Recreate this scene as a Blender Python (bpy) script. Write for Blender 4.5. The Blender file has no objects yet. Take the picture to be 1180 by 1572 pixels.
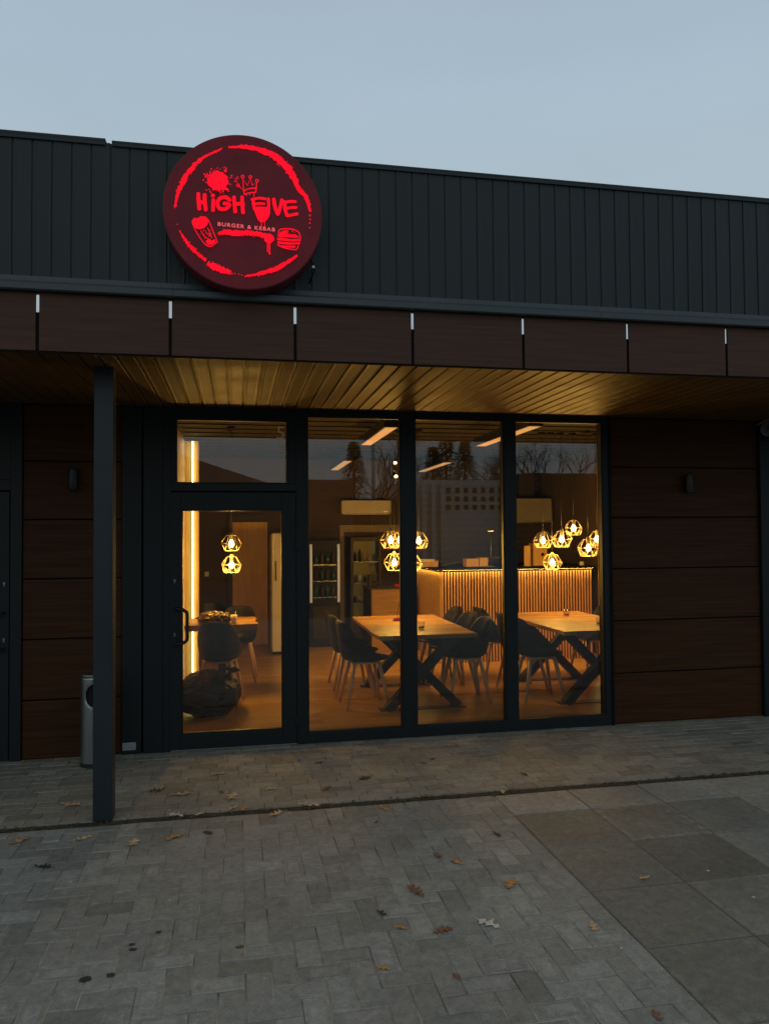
import bpy, math, random
from mathutils import Vector, Matrix, noise
R = math.radians
random.seed(5)
scene = bpy.context.scene
C = scene.collection

# ---------------------------------------------------------------- camera
YAW, PITCH, ROLL = R(11.07), R(1.6), R(-0.42)
cam_d = bpy.data.cameras.new("camera")
cam = bpy.data.objects.new("camera", cam_d); C.objects.link(cam)
f_ = Vector((math.sin(YAW)*math.cos(PITCH), math.cos(YAW)*math.cos(PITCH), math.sin(PITCH)))
r_ = Vector((math.cos(YAW), -math.sin(YAW), 0)); u_ = r_.cross(f_)
rr = r_*math.cos(ROLL)+u_*math.sin(ROLL); uu = u_*math.cos(ROLL)-r_*math.sin(ROLL)
cam.matrix_world = Matrix(((rr.x, uu.x, -f_.x, 0), (rr.y, uu.y, -f_.y, -6.196), (rr.z, uu.z, -f_.z, 1.70), (0, 0, 0, 1)))
cam_d.sensor_fit = 'HORIZONTAL'; cam_d.sensor_width = 36; cam_d.lens = 36*1160/1180
cam_d.clip_start = 0.05; cam_d.clip_end = 2000
scene.camera = cam

# ---------------------------------------------------------------- world (overcast dusk)
w = bpy.data.worlds.new("World"); scene.world = w; w.use_nodes = True
N, L = w.node_tree.nodes, w.node_tree.links
for n in list(N): N.remove(n)
out = N.new('ShaderNodeOutputWorld')
sky = N.new('ShaderNodeTexSky'); sky.sky_type = 'NISHITA'; sky.sun_disc = False
sky.sun_elevation = R(1.5); sky.sun_rotation = R(200); sky.dust_density = 3
tc = N.new('ShaderNodeTexCoord'); sep = N.new('ShaderNodeSeparateXYZ'); L.new(tc.outputs['Generated'], sep.inputs[0])
ramp = N.new('ShaderNodeValToRGB'); L.new(sep.outputs['Z'], ramp.inputs[0])
e = ramp.color_ramp.elements
e[0].position = 0.0; e[0].color = (.33, .44, .50, 1)
e[1].position = 0.80; e[1].color = (.34, .37, .40, 1)
k = ramp.color_ramp.elements.new(.40); k.color = (.405, .51, .58, 1)
k = ramp.color_ramp.elements.new(.56); k.color = (.362, .462, .558, 1)
mr = N.new('ShaderNodeMapRange'); L.new(sep.outputs['Y'], mr.inputs[0])
mr.inputs[1].default_value = -.6; mr.inputs[2].default_value = .6; mr.inputs[3].default_value = .85; mr.inputs[4].default_value = 1.0
cn = N.new('ShaderNodeTexNoise'); cn.inputs['Scale'].default_value = 2.2; cn.inputs['Detail'].default_value = 5
cmap = N.new('ShaderNodeMapping'); cmap.inputs['Scale'].default_value = (1, 1, 3.5); L.new(tc.outputs['Generated'], cmap.inputs[0]); L.new(cmap.outputs[0], cn.inputs['Vector'])
cr = N.new('ShaderNodeMapRange'); L.new(cn.outputs[0], cr.inputs[0]); cr.inputs[1].default_value = .25; cr.inputs[2].default_value = .75
cr.inputs[3].default_value = .95; cr.inputs[4].default_value = 1.05
mu = N.new('ShaderNodeMath'); mu.operation = 'MULTIPLY'; L.new(mr.outputs[0], mu.inputs[0]); L.new(cr.outputs[0], mu.inputs[1])
bg1 = N.new('ShaderNodeBackground'); L.new(ramp.outputs[0], bg1.inputs[0]); L.new(mu.outputs[0], bg1.inputs[1])
bg2 = N.new('ShaderNodeBackground'); L.new(sky.outputs[0], bg2.inputs[0]); bg2.inputs[1].default_value = .02
ad = N.new('ShaderNodeAddShader'); L.new(bg1.outputs[0], ad.inputs[0]); L.new(bg2.outputs[0], ad.inputs[1]); L.new(ad.outputs[0], out.inputs[0])
sd = bpy.data.lights.new("sun", 'SUN'); sd.energy = .04; sd.angle = R(30); sd.color = (1, .93, .85)
so = bpy.data.objects.new("sun", sd); C.objects.link(so); so.rotation_euler = (R(50), 0, R(-20))

scene.view_settings.view_transform = 'Standard'; scene.view_settings.look = 'None'
scene.view_settings.exposure = 0.0; scene.view_settings.gamma = 1
cy = scene.cycles
cy.use_denoising = True
try: cy.denoiser = 'OPENIMAGEDENOISE'
except Exception: pass
cy.max_bounces = 7; cy.diffuse_bounces = 3; cy.glossy_bounces = 4; cy.transparent_max_bounces = 16; cy.transmission_bounces = 4
cy.sample_clamp_indirect = 4; cy.caustics_reflective = False; cy.caustics_refractive = False
cy.use_adaptive_sampling = False

LAMP = (1.0, .495, .085)

# ---------------------------------------------------------------- materials
def newmat(name):
    m = bpy.data.materials.new(name); m.use_nodes = True
    return m, m.node_tree.nodes, m.node_tree.links, m.node_tree.nodes['Principled BSDF']

def M(name, c1, c2=None, scale=4, stretch=(1, 1, 1), rough=.6, rvar=.12, bump=.0, bscale=None, metal=0, spec=.5, detail=6, rnd=False):
    m, n, l, b = newmat(name)
    c2 = c2 or tuple(x*.8 for x in c1)
    t = n.new('ShaderNodeTexCoord'); mp = n.new('ShaderNodeMapping'); mp.inputs['Scale'].default_value = stretch
    src = t.outputs['Object']
    if rnd:
        oi = n.new('ShaderNodeObjectInfo'); va = n.new('ShaderNodeVectorMath'); va.operation = 'SCALE'
        cx = n.new('ShaderNodeCombineXYZ'); l.new(oi.outputs['Random'], cx.inputs[0]); l.new(oi.outputs['Random'], cx.inputs[2])
        l.new(cx.outputs[0], va.inputs[0]); va.inputs['Scale'].default_value = 23
        v2 = n.new('ShaderNodeVectorMath'); l.new(src, v2.inputs[0]); l.new(va.outputs[0], v2.inputs[1]); src = v2.outputs[0]
    l.new(src, mp.inputs[0])
    nz = n.new('ShaderNodeTexNoise'); nz.inputs['Scale'].default_value = scale; nz.inputs['Detail'].default_value = detail; l.new(mp.outputs[0], nz.inputs['Vector'])
    r = n.new('ShaderNodeValToRGB'); r.color_ramp.elements[0].position = .3; r.color_ramp.elements[1].position = .7
    r.color_ramp.elements[0].color = (*c2, 1); r.color_ramp.elements[1].color = (*c1, 1)
    l.new(nz.outputs[0], r.inputs[0]); l.new(r.outputs[0], b.inputs['Base Color'])
    rm = n.new('ShaderNodeMapRange'); rm.inputs[3].default_value = max(.02, rough-rvar); rm.inputs[4].default_value = min(1, rough+rvar)
    l.new(nz.outputs[0], rm.inputs[0]); l.new(rm.outputs[0], b.inputs['Roughness'])
    b.inputs['Metallic'].default_value = metal; b.inputs['Specular IOR Level'].default_value = spec
    if bump:
        n2 = n.new('ShaderNodeTexNoise'); n2.inputs['Scale'].default_value = bscale or scale*6; n2.inputs['Detail'].default_value = 5; l.new(mp.outputs[0], n2.inputs['Vector'])
        bp = n.new('ShaderNodeBump'); bp.inputs['Strength'].default_value = bump; bp.inputs['Distance'].default_value = .01
        l.new(n2.outputs[0], bp.inputs['Height']); l.new(bp.outputs[0], b.inputs['Normal'])
    return m

def E_(name, col, s, k=.5):
    m, n, l, b = newmat(name)
    b.inputs['Base Color'].default_value = (*[min(1, c*k) for c in col], 1); b.inputs['Specular IOR Level'].default_value = .25 if k == 0 else .5
    b.inputs['Emission Color'].default_value = (*col, 1); b.inputs['Emission Strength'].default_value = s
    return m

def glass(name, f0=.05, tint=(.93, .95, .94)):
    m, n, l, b = newmat(name); n.remove(b)
    o = n['Material Output']
    tr = n.new('ShaderNodeBsdfTransparent'); tr.inputs[0].default_value = (*tint, 1)
    gl = n.new('ShaderNodeBsdfGlossy'); gl.inputs['Roughness'].default_value = .0
    lw = n.new('ShaderNodeLayerWeight'); lw.inputs[0].default_value = .5
    pw = n.new('ShaderNodeMath'); pw.operation = 'POWER'; pw.inputs[1].default_value = 5; l.new(lw.outputs['Facing'], pw.inputs[0])
    ma = n.new('ShaderNodeMath'); ma.operation = 'MULTIPLY_ADD'; ma.inputs[1].default_value = 1-f0; ma.inputs[2].default_value = f0; l.new(pw.outputs[0], ma.inputs[0])
    mx = n.new('ShaderNodeMixShader'); l.new(ma.outputs[0], mx.inputs[0]); l.new(tr.outputs[0], mx.inputs[1]); l.new(gl.outputs[0], mx.inputs[2])
    l.new(mx.outputs[0], o.inputs[0])
    return m

def planks(name, c1, c2, plank_len, plank_w, rough=.4, grain_axis='X', bump=.05):
    """laminate boards: brick texture on object xy gives a tone per board, stretched noise gives grain"""
    m, n, l, b = newmat(name)
    t = n.new('ShaderNodeTexCoord')
    br = n.new('ShaderNodeTexBrick'); br.offset = .37; br.inputs['Scale'].default_value = 1
    br.inputs['Brick Width'].default_value = plank_len; br.inputs['Row Height'].default_value = plank_w
    br.inputs['Mortar Size'].default_value = .0015; br.inputs['Bias'].default_value = 0
    br.inputs['Color1'].default_value = (*c1, 1); br.inputs['Color2'].default_value = (*c2, 1); br.inputs['Mortar'].default_value = (*[x*.35 for x in c2], 1)
    l.new(t.outputs['Object'], br.inputs['Vector'])
    mp = n.new('ShaderNodeMapping'); mp.inputs['Scale'].default_value = (1.2, 22, 22) if grain_axis == 'X' else (22, 1.2, 22)
    l.new(t.outputs['Object'], mp.inputs[0])
    nz = n.new('ShaderNodeTexNoise'); nz.inputs['Scale'].default_value = 2.2; nz.inputs['Detail'].default_value = 8; l.new(mp.outputs[0], nz.inputs['Vector'])
    mr_ = n.new('ShaderNodeMapRange'); mr_.inputs[3].default_value = .55; mr_.inputs[4].default_value = 1.35; l.new(nz.outputs[0], mr_.inputs[0])
    hv = n.new('ShaderNodeHueSaturation'); l.new(br.outputs[0], hv.inputs['Color']); l.new(mr_.outputs[0], hv.inputs['Value']); l.new(hv.outputs[0], b.inputs['Base Color'])
    b.inputs['Roughness'].default_value = rough
    bp = n.new('ShaderNodeBump'); bp.inputs['Strength'].default_value = bump; bp.inputs['Distance'].default_value = .01; l.new(nz.outputs[0], bp.inputs['Height']); l.new(bp.outputs[0], b.inputs['Normal'])
    return m

def paver_mat(name, c1, c2, wear, stain_scale=.9, big=False):
    m, n, l, b = newmat(name)
    at = n.new('ShaderNodeAttribute'); at.attribute_name = 'tone'
    uv = n.new('ShaderNodeUVMap'); uv.uv_map = 'UVMap'
    t = n.new('ShaderNodeTexCoord')
    sp = n.new('ShaderNodeSeparateColor'); l.new(at.outputs['Color'], sp.inputs[0])
    mix = n.new('ShaderNodeMix'); mix.data_type = 'RGBA'; l.new(sp.outputs[0], mix.inputs[0]); mix.inputs[6].default_value = (*c1, 1); mix.inputs[7].default_value = (*c2, 1)
    # distance to the paver's own edge from its uv
    su = n.new('ShaderNodeSeparateXYZ'); l.new(uv.outputs[0], su.inputs[0])
    def edge(o):
        a = n.new('ShaderNodeMath'); a.operation = 'SUBTRACT'; l.new(o, a.inputs[0]); a.inputs[1].default_value = .5
        c_ = n.new('ShaderNodeMath'); c_.operation = 'ABSOLUTE'; l.new(a.outputs[0], c_.inputs[0]); return c_.outputs[0]
    mxn = n.new('ShaderNodeMath'); mxn.operation = 'MAXIMUM'; l.new(edge(su.outputs[0]), mxn.inputs[0]); l.new(edge(su.outputs[1]), mxn.inputs[1])
    nz = n.new('ShaderNodeTexNoise'); nz.inputs['Scale'].default_value = 22; nz.inputs['Detail'].default_value = 8; nz.inputs['Roughness'].default_value = .7; l.new(t.outputs['Object'], nz.inputs['Vector'])
    ad_ = n.new('ShaderNodeMath'); ad_.operation = 'MULTIPLY_ADD'; l.new(nz.outputs[0], ad_.inputs[0]); ad_.inputs[1].default_value = .35; l.new(mxn.outputs[0], ad_.inputs[2])
    rw = n.new('ShaderNodeValToRGB'); l.new(ad_.outputs[0], rw.inputs[0])
    el = rw.color_ramp.elements
    if big:
        el[0].position = .2; el[0].color = (0, 0, 0, 1); el[1].position = .69; el[1].color = (.5, .5, .5, 1); q = el.new(.60); q.color = (0, 0, 0, 1)
    else:
        el[0].position = .22; el[0].color = (.35, .35, .35, 1); el[1].position = .66; el[1].color = (.3, .3, .3, 1); q = el.new(.44); q.color = (.5, .5, .5, 1); q = el.new(.49); q.color = (.12, .12, .12, 1); q = el.new(.60); q.color = (0, 0, 0, 1)
    wm = n.new('ShaderNodeMath'); wm.operation = 'MULTIPLY'; l.new(rw.outputs[0], wm.inputs[0]); l.new(sp.outputs[1], wm.inputs[1])
    m2 = n.new('ShaderNodeMix'); m2.data_type = 'RGBA'; l.new(wm.outputs[0], m2.inputs[0]); l.new(mix.outputs[2], m2.inputs[6]); m2.inputs[7].default_value = (*wear, 1)
    # broad stains and fine grain
    n3 = n.new('ShaderNodeTexNoise'); n3.inputs['Scale'].default_value = stain_scale; n3.inputs['Detail'].default_value = 7; n3.inputs['Roughness'].default_value = .6; l.new(t.outputs['Object'], n3.inputs['Vector'])
    r3 = n.new('ShaderNodeMapRange'); r3.inputs[1].default_value = .3; r3.inputs[2].default_value = .7; r3.inputs[3].default_value = .84; r3.inputs[4].default_value = 1.14; l.new(n3.outputs[0], r3.inputs[0])
    n4 = n.new('ShaderNodeTexNoise'); n4.inputs['Scale'].default_value = 240; n4.inputs['Detail'].default_value = 4; l.new(t.outputs['Object'], n4.inputs['Vector'])
    r4 = n.new('ShaderNodeMapRange'); r4.inputs[1].default_value = .3; r4.inputs[2].default_value = .7; r4.inputs[3].default_value = .72; r4.inputs[4].default_value = 1.30; l.new(n4.outputs[0], r4.inputs[0])
    n6 = n.new('ShaderNodeTexNoise'); n6.inputs['Scale'].default_value = 22; n6.inputs['Detail'].default_value = 8; n6.inputs['Roughness'].default_value = .7; n6.inputs['Distortion'].default_value = .6; l.new(t.outputs['Object'], n6.inputs['Vector'])
    r6 = n.new('ShaderNodeMapRange'); r6.inputs[1].default_value = .3; r6.inputs[2].default_value = .7; r6.inputs[3].default_value = .76; r6.inputs[4].default_value = 1.26; l.new(n6.outputs[0], r6.inputs[0])
    m6 = n.new('ShaderNodeMath'); m6.operation = 'MULTIPLY'; l.new(r3.outputs[0], m6.inputs[0]); l.new(r6.outputs[0], m6.inputs[1])
    mm = n.new('ShaderNodeMath'); mm.operation = 'MULTIPLY'; l.new(m6.outputs[0], mm.inputs[0]); l.new(r4.outputs[0], mm.inputs[1])
    m3 = n.new('ShaderNodeVectorMath'); m3.operation = 'SCALE'; l.new(m2.outputs[2], m3.inputs[0]); l.new(mm.outputs[0], m3.inputs['Scale'])
    col = m3.outputs[0]
    # lime and gum specks
    vo = n.new('ShaderNodeTexVoronoi'); vo.inputs['Scale'].default_value = 5.0; l.new(t.outputs['Object'], vo.inputs['Vector'])
    ls = n.new('ShaderNodeMath'); ls.operation = 'LESS_THAN'; ls.inputs[1].default_value = .042 if big else .03 ; l.new(vo.outputs['Distance'], ls.inputs[0])
    sc_ = n.new('ShaderNodeSeparateColor'); l.new(vo.outputs['Color'], sc_.inputs[0])
    gt = n.new('ShaderNodeMath'); gt.operation = 'GREATER_THAN'; gt.inputs[1].default_value = .45; l.new(sc_.outputs[0], gt.inputs[0])
    mk = n.new('ShaderNodeMath'); mk.operation = 'MULTIPLY'; l.new(ls.outputs[0], mk.inputs[0]); l.new(gt.outputs[0], mk.inputs[1])
    m5 = n.new('ShaderNodeMix'); m5.data_type = 'RGBA'; l.new(mk.outputs[0], m5.inputs[0]); l.new(col, m5.inputs[6]); m5.inputs[7].default_value = (.62, .62, .58, 1)
    l.new(m5.outputs[2], b.inputs['Base Color'])
    b.inputs['Roughness'].default_value = .72; b.inputs['Specular IOR Level'].default_value = .35
    bp = n.new('ShaderNodeBump'); bp.inputs['Strength'].default_value = .35; bp.inputs['Distance'].default_value = .004; l.new(nz.outputs[0], bp.inputs['Height'])
    bq = n.new('ShaderNodeBump'); bq.inputs['Strength'].default_value = .35; bq.inputs['Distance'].default_value = .0015; l.new(n4.outputs[0], bq.inputs['Height']); l.new(bp.outputs[0], bq.inputs['Normal'])
    l.new(bq.outputs[0], b.inputs['Normal'])
    return m

MT = dict(
    clad=M('anthracite_sheet', (.036, .048, .048), (.024, .034, .034), scale=2.6, stretch=(3.2, 1, .35), rough=.55, spec=.35, bump=.03, bscale=9),
    flash=M('flashing', (.055, .074, .080), (.043, .06, .066), scale=5, rough=.38, rvar=.1),
    soffit=M('soffit_sheet', (.124, .068, .015), (.092, .049, .011), scale=4, rough=.52, bump=.05, bscale=14),
    frame=M('powder_coated_frame', (.014, .020, .022), (.011, .016, .018), scale=30, rough=.45, spec=.35, rvar=.06, bump=.02, bscale=400),
    post=M('post_paint', (.019, .031, .037), (.015, .026, .031), scale=6, rough=.42, bump=.02, bscale=60),
    dark=M('dark_void', (.004, .004, .004), rough=.9),
    fascia=M('fascia_woodgrain', (.114, .055, .036), (.070, .033, .022), scale=3, stretch=(.7, 16, 20), rough=.6, spec=.25, bump=.06, bscale=12, rnd=True, detail=9),
    hpl=M('wall_woodgrain', (.088, .036, .014), (.046, .017, .006), scale=3, stretch=(.7, 16, 22), rough=.5, spec=.15, bump=.04, bscale=12, rnd=True, detail=9),
    alu=M('bare_aluminium', (.92, .93, .95), (.86, .88, .92), scale=12, rough=.12, rvar=.05, metal=1),
    glass=glass('window_glass', .078),
    cglass=glass('clear_glass', .05),
    floor=planks('oak_laminate', (.55, .31, .085), (.37, .20, .05), 1.2, .13, rough=.33),
    top=planks('oak_tabletop', (.46, .25, .055), (.23, .115, .022), .9, .11, rough=.52, grain_axis='Y'),
    wallp=M('interior_plaster', (.095, .068, .048), (.075, .053, .037), scale=3, rough=.85, bump=.05, bscale=60),
    ceil=M('interior_ceiling', (.022, .018, .014), (.016, .013, .011), scale=4, stretch=(1, 6, 1), rough=.8),
    carc=M('red_brown_backing', (.030, .007, .004), (.022, .005, .003), scale=4, rough=.6),
    slatd=M('dark_batten', (.045, .036, .028), (.03, .024, .019), scale=6, rough=.55),
    oak=M('oak_board', (.52, .31, .12), (.38, .215, .08), scale=3, stretch=(6, 6, .8), rough=.42, bump=.06, bscale=14, detail=9, rnd=True),
    oakx=M('oak_board_long', (.54, .32, .11), (.38, .215, .07), scale=3, stretch=(.8, 6, 7), rough=.42, bump=.06, bscale=14, detail=9),
    leg=M('beech_leg', (.68, .44, .24), (.58, .36, .19), scale=6, stretch=(6, 6, 1), rough=.45),
    plastic=M('black_plastic', (.010, .010, .011), (.008, .008, .009), scale=20, rough=.5, spec=.3, bump=.03, bscale=250),
    blackmetal=M('black_steel', (.016, .017, .018), (.012, .013, .013), scale=15, rough=.38),
    brass=M('gold_wire', (.36, .30, .19), (.30, .25, .15), scale=20, rough=.45, metal=0),
    white=M('white_enamel', (.72, .71, .68), (.66, .65, .62), scale=3, rough=.28, rvar=.05),
    steel=M('brushed_steel', (.44, .44, .42), (.34, .34, .33), scale=6, stretch=(14, 14, .5), rough=.36, metal=1, bump=.05),
    bagm=M('bin_liner', (.007, .0065, .006), (.004, .004, .004), scale=4, rough=.45, rvar=.08, bump=.3, bscale=12),
    card=M('card_box', (.55, .36, .20), (.48, .30, .16), scale=5, rough=.7),
    paper=M('pale_paper', (.66, .62, .55), (.58, .54, .47), scale=6, rough=.7),
    red=M('red_plastic', (.50, .04, .03), (.40, .03, .02), scale=10, rough=.4),
    green=M('green_glass', (.008, .07, .032), (.006, .05, .025), scale=10, rough=.25),
    rubber=M('black_rubber', (.02, .02, .02), rough=.7),
    tape=M('sticker', (.46, .50, .53), (.40, .44, .47), scale=20, rough=.5),
    soil=M('joint_soil', (.085, .075, .045), (.02, .019, .015), scale=18, rough=.95, bump=.6, bscale=60, detail=10),
    sand=M('joint_sand', (.62, .55, .40), (.035, .032, .026), scale=4.5, rough=.95, bump=.4, bscale=90, detail=9),
    sign_rim=M('sign_can', (.16, .018, .03), (.12, .014, .022), scale=9, rough=.45),
    sign_face=E_('sign_face_lit', (.052, .005, .0085), 1.0, 0),
    sign_red=E_('sign_red_lit', (1.0, .0, .016), 1.0, 0),
    sign_lite=E_('sign_text_lit', (1.0, .13, .16), .85, 0),
    bulb=E_('bulb_glow', (1.0, .80, .36), 12.0),
    led=E_('led_strip', (1.0, .82, .30), 20.0),
    ledc=E_('counter_led', (1.0, .60, .14), 42.0),
    lampd=E_('linear_diffuser', (1.0, .50, .17), .62),
    fridge_in=E_('cabinet_light', (.9, .62, .12), .045),
    asphalt=M('asphalt', (.065, .066, .067), (.05, .05, .051), scale=2, rough=.85, bump=.3, bscale=90),
    roofm=M('roof_felt', (.06, .06, .062), rough=.85),
    farwhite=M('pale_render', (.80, .80, .78), (.74, .74, .72), scale=1, rough=.8),
    fargrey=M('grey_sheet', (.13, .12, .115), (.10, .095, .09), scale=1, rough=.6),
    farroof=M('dark_roof', (.06, .055, .052), rough=.7),
    bark=M('bark', (.05, .04, .032), (.03, .025, .02), scale=8, rough=.9),
    needle=M('needles', (.03, .05, .028), (.018, .032, .018), scale=3, rough=.8),
)
MT['brick'] = paver_mat('block_paver', (.225, .220, .190), (.325, .318, .280), (.46, .45, .41))
MT['brick2'] = paver_mat('narrow_paver', (.22, .206, .166), (.35, .328, .27), (.46, .45, .40))
MT['slab'] = paver_mat('concrete_slab', (.170, .162, .130), (.325, .315, .272), (.37, .36, .32), stain_scale=1.6, big=True)

def uneven(m, sc, lo, hi):
    n, l = m.node_tree.nodes, m.node_tree.links; b = n['Principled BSDF']; t = n.new('ShaderNodeTexCoord')
    z = n.new('ShaderNodeTexNoise'); z.inputs['Scale'].default_value = sc; z.inputs['Detail'].default_value = 3; l.new(t.outputs['Object'], z.inputs['Vector'])
    r = n.new('ShaderNodeMapRange'); r.inputs[1].default_value = .3; r.inputs[2].default_value = .7; r.inputs[3].default_value = lo; r.inputs[4].default_value = hi
    l.new(z.outputs[0], r.inputs[0]); l.new(r.outputs[0], b.inputs['Emission Strength'])
uneven(MT['sign_face'], 5, .82, 1.12); uneven(MT['sign_red'], 9, .85, 1.35)
# ---------------------------------------------------------------- mesh helpers
class MB:
    def __init__(s): s.v = []; s.f = []; s.m = []; s.cur = 0; s.smooth = set()
    def face(s, idx, sm=False):
        if sm: s.smooth.add(len(s.f))
        s.f.append(tuple(idx)); s.m.append(s.cur)
    def add(s, p): s.v.append(tuple(p)); return len(s.v)-1
    def box(s, x0, x1, y0, y1, z0, z1):
        if x0 > x1: x0, x1 = x1, x0
        if y0 > y1: y0, y1 = y1, y0
        if z0 > z1: z0, z1 = z1, z0
        a = [s.add(p) for p in ((x0,y0,z0),(x1,y0,z0),(x1,y1,z0),(x0,y1,z0),(x0,y0,z1),(x1,y0,z1),(x1,y1,z1),(x0,y1,z1))]
        for q in ((0,3,2,1),(4,5,6,7),(0,1,5,4),(1,2,6,5),(2,3,7,6),(3,0,4,7)): s.face([a[i] for i in q])
        return s
    def bar(s, p, q, wx, wy, up=(0, 0, 1)):
        """rectangular bar from p to q"""
        p, q = Vector(p), Vector(q); d = (q-p).normalized(); up = Vector(up)
        a = d.cross(up)
        if a.length < 1e-4: a = d.cross(Vector((0, 1, 0)))
        a.normalize(); b = a.cross(d)
        ids = []
        for c in (p, q):
            for sx, sy in ((-1,-1),(1,-1),(1,1),(-1,1)): ids.append(s.add(c+a*sx*wx/2+b*sy*wy/2))
        for q_ in ((0,1,2,3),(7,6,5,4),(0,4,5,1),(1,5,6,2),(2,6,7,3),(3,7,4,0)): s.face([ids[i] for i in q_])
        return s
    def tube(s, path, r, n=10, cap=True, closed=False):
        path = [Vector(p) for p in path]; rs = r if isinstance(r, (list, tuple)) else [r]*len(path)
        rings = []; prev = None
        for i, p in enumerate(path):
            if closed: d = path[(i+1) % len(path)]-path[i-1]
            else: d = path[min(i+1, len(path)-1)]-path[max(i-1, 0)]
            d.normalize()
            if prev is None: a = d.orthogonal().normalized()
            else:
                a = prev-d*prev.dot(d); a = a.normalized() if a.length > 1e-6 else d.orthogonal().normalized()
            prev = a; b = d.cross(a)
            rings.append([s.add(p+(a*math.cos(t)+b*math.sin(t))*rs[i]) for t in (2*math.pi*k/n for k in range(n))])
        m = len(rings)
        for i in range(m if closed else m-1):
            A, B = rings[i], rings[(i+1) % m]
            for k in range(n): s.face((A[k], A[(k+1) % n], B[(k+1) % n], B[k]), True)
        if cap and not closed: s.face(rings[0][::-1]); s.face(rings[-1])
        return s
    def lathe(s, prof, c=(0, 0, 0), n=28, cap=True, sm=True):
        rings = [[s.add((c[0]+r*math.cos(2*math.pi*k/n), c[1]+r*math.sin(2*math.pi*k/n), c[2]+z)) for k in range(n)] for r, z in prof]
        for A, B in zip(rings, rings[1:]):
            for k in range(n): s.face((A[k], A[(k+1) % n], B[(k+1) % n], B[k]), sm)
        if cap: s.face(rings[0][::-1]); s.face(rings[-1])
        return s
    def grid(s, fn, nu, nv, sm=True, wrap=False):
        ids = [[s.add(fn(i/nu, j/nv)) for j in range(nv if wrap else nv+1)] for i in range(nu+1)]
        for i in range(nu):
            for j in range(nv):
                j2 = (j+1) % nv if wrap else j+1
                s.face((ids[i][j], ids[i+1][j], ids[i+1][j2], ids[i][j2]), sm)
        return ids
    def sphere(s, c, r, nu=10, nv=14, sz=1):
        s.lathe([(max(1e-4, r*math.sin(math.pi*i/nu)), -r*sz*math.cos(math.pi*i/nu)) for i in range(nu+1)], c, nv)
        return s
    def build(s, name, mat, parent=None, bevel=0, loc=(0, 0, 0), solid=0, seg=2, sub=0):
        me = bpy.data.meshes.new(name); me.from_pydata(s.v, [], s.f)
        mats = mat if isinstance(mat, (list, tuple)) else [mat]
        for q in mats: me.materials.append(MT[q] if isinstance(q, str) else q)
        for i, p in enumerate(me.polygons):
            p.material_index = s.m[i]
            if i in s.smooth: p.use_smooth = True
        me.update()
        o = bpy.data.objects.new(name, me); C.objects.link(o); o.location = loc
        if parent: o.parent = parent
        if solid:
            q = o.modifiers.new('solid', 'SOLIDIFY'); q.thickness = solid; q.offset = 0
        if sub:
            q = o.modifiers.new('sub', 'SUBSURF'); q.levels = sub; q.render_levels = sub
        if bevel:
            q = o.modifiers.new('bevel', 'BEVEL'); q.width = bevel; q.segments = seg; q.limit_method = 'ANGLE'; q.angle_limit = R(35)
        return o
def bx(*a): return MB().box(*a)
def tag(o, label=None, cat=None, group=None, kind=None):
    for k_, v_ in (('label', label), ('category', cat), ('group', group), ('kind', kind)):
        if v_: o[k_] = v_
    return o
def thing(name, label, cat, loc=(0, 0, 0), rz=0, group=None):
    o = bpy.data.objects.new(name, None); C.objects.link(o); o.location = loc; o.rotation_euler = (0, 0, rz); o.empty_display_size = .1
    return tag(o, label, cat, group)
def kids(o): return [c for c in bpy.data.objects if c.parent == o]
def copy_tree(o, parent=None):
    c = o.copy(); C.objects.link(c)
    if parent: c.parent = parent
    for ch in kids(o): copy_tree(ch, c)
    return c

# ================================================================= GROUND
def poly_tiles(name, rects, mat, depth=.009, bev=.004, wear_p=.3, tilt=.0012, kind='structure', tonefn=None):
    """paving: every block a bevelled top with its own tone and uv"""
    v, f, uv, tone = [], [], [], []
    for (x0, x1, y0, y1) in rects:
        if x1-x0 < .012 or y1-y0 < .012: continue
        b = min(bev, (x1-x0)/3, (y1-y0)/3); i = len(v)
        dz = random.uniform(-.0012, .0006); a, c_ = random.uniform(-tilt, tilt), random.uniform(-tilt, tilt)
        def z(x, y): return dz+a*(2*(x-x0)/(x1-x0)-1)+c_*(2*(y-y0)/(y1-y0)-1)
        P = [(x0, y0), (x1, y0), (x1, y1), (x0, y1)]; Q = [(x0+b, y0+b), (x1-b, y0+b), (x1-b, y1-b), (x0+b, y1-b)]
        v += [(p[0], p[1], -depth-.002) for p in P] + [(p[0], p[1], -b*.7+dz) for p in P] + [(p[0], p[1], z(*p)) for p in Q]
        t = (min(1, max(0, random.gauss(.5, .27))), (random.uniform(.3, 1)**1.6 if random.random() < wear_p else random.uniform(0, .12)), 0, 1)
        if tonefn: t = (tonefn(x0, y0), t[1], 0, 1)
        quads = [(8, 9, 10, 11)]+[(k, (k+1) % 4, 4+(k+1) % 4, 4+k) for k in range(4)]+[(4+k, 4+(k+1) % 4, 8+(k+1) % 4, 8+k) for k in range(4)]
        allp = P+P+Q
        for q in quads:
            f.append(tuple(i+k for k in q))
            for k in q:
                p = allp[k]; uv.append(((p[0]-x0)/(x1-x0), (p[1]-y0)/(y1-y0))); tone.append(t)
    me = bpy.data.meshes.new(name); me.from_pydata(v, [], f); me.materials.append(MT[mat])
    ul = me.uv_layers.new(name='UVMap'); ca = me.color_attributes.new('tone', 'FLOAT_COLOR', 'CORNER')
    for i, u in enumerate(uv): ul.data[i].uv = u
    for i, t in enumerate(tone): ca.data[i].color = t
    o = bpy.data.objects.new(name, me); C.objects.link(o); o['kind'] = kind
    return o
G = .0021
def clip(x0, x1, y0, y1, X0, X1, Y0, Y1): return (max(x0, X0)+G, min(x1, X1)-G, max(y0, Y0)+G, min(y1, Y1)-G)
JY0, JY1 = -1.488, -1.418          # soil joint between the two pavings
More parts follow.
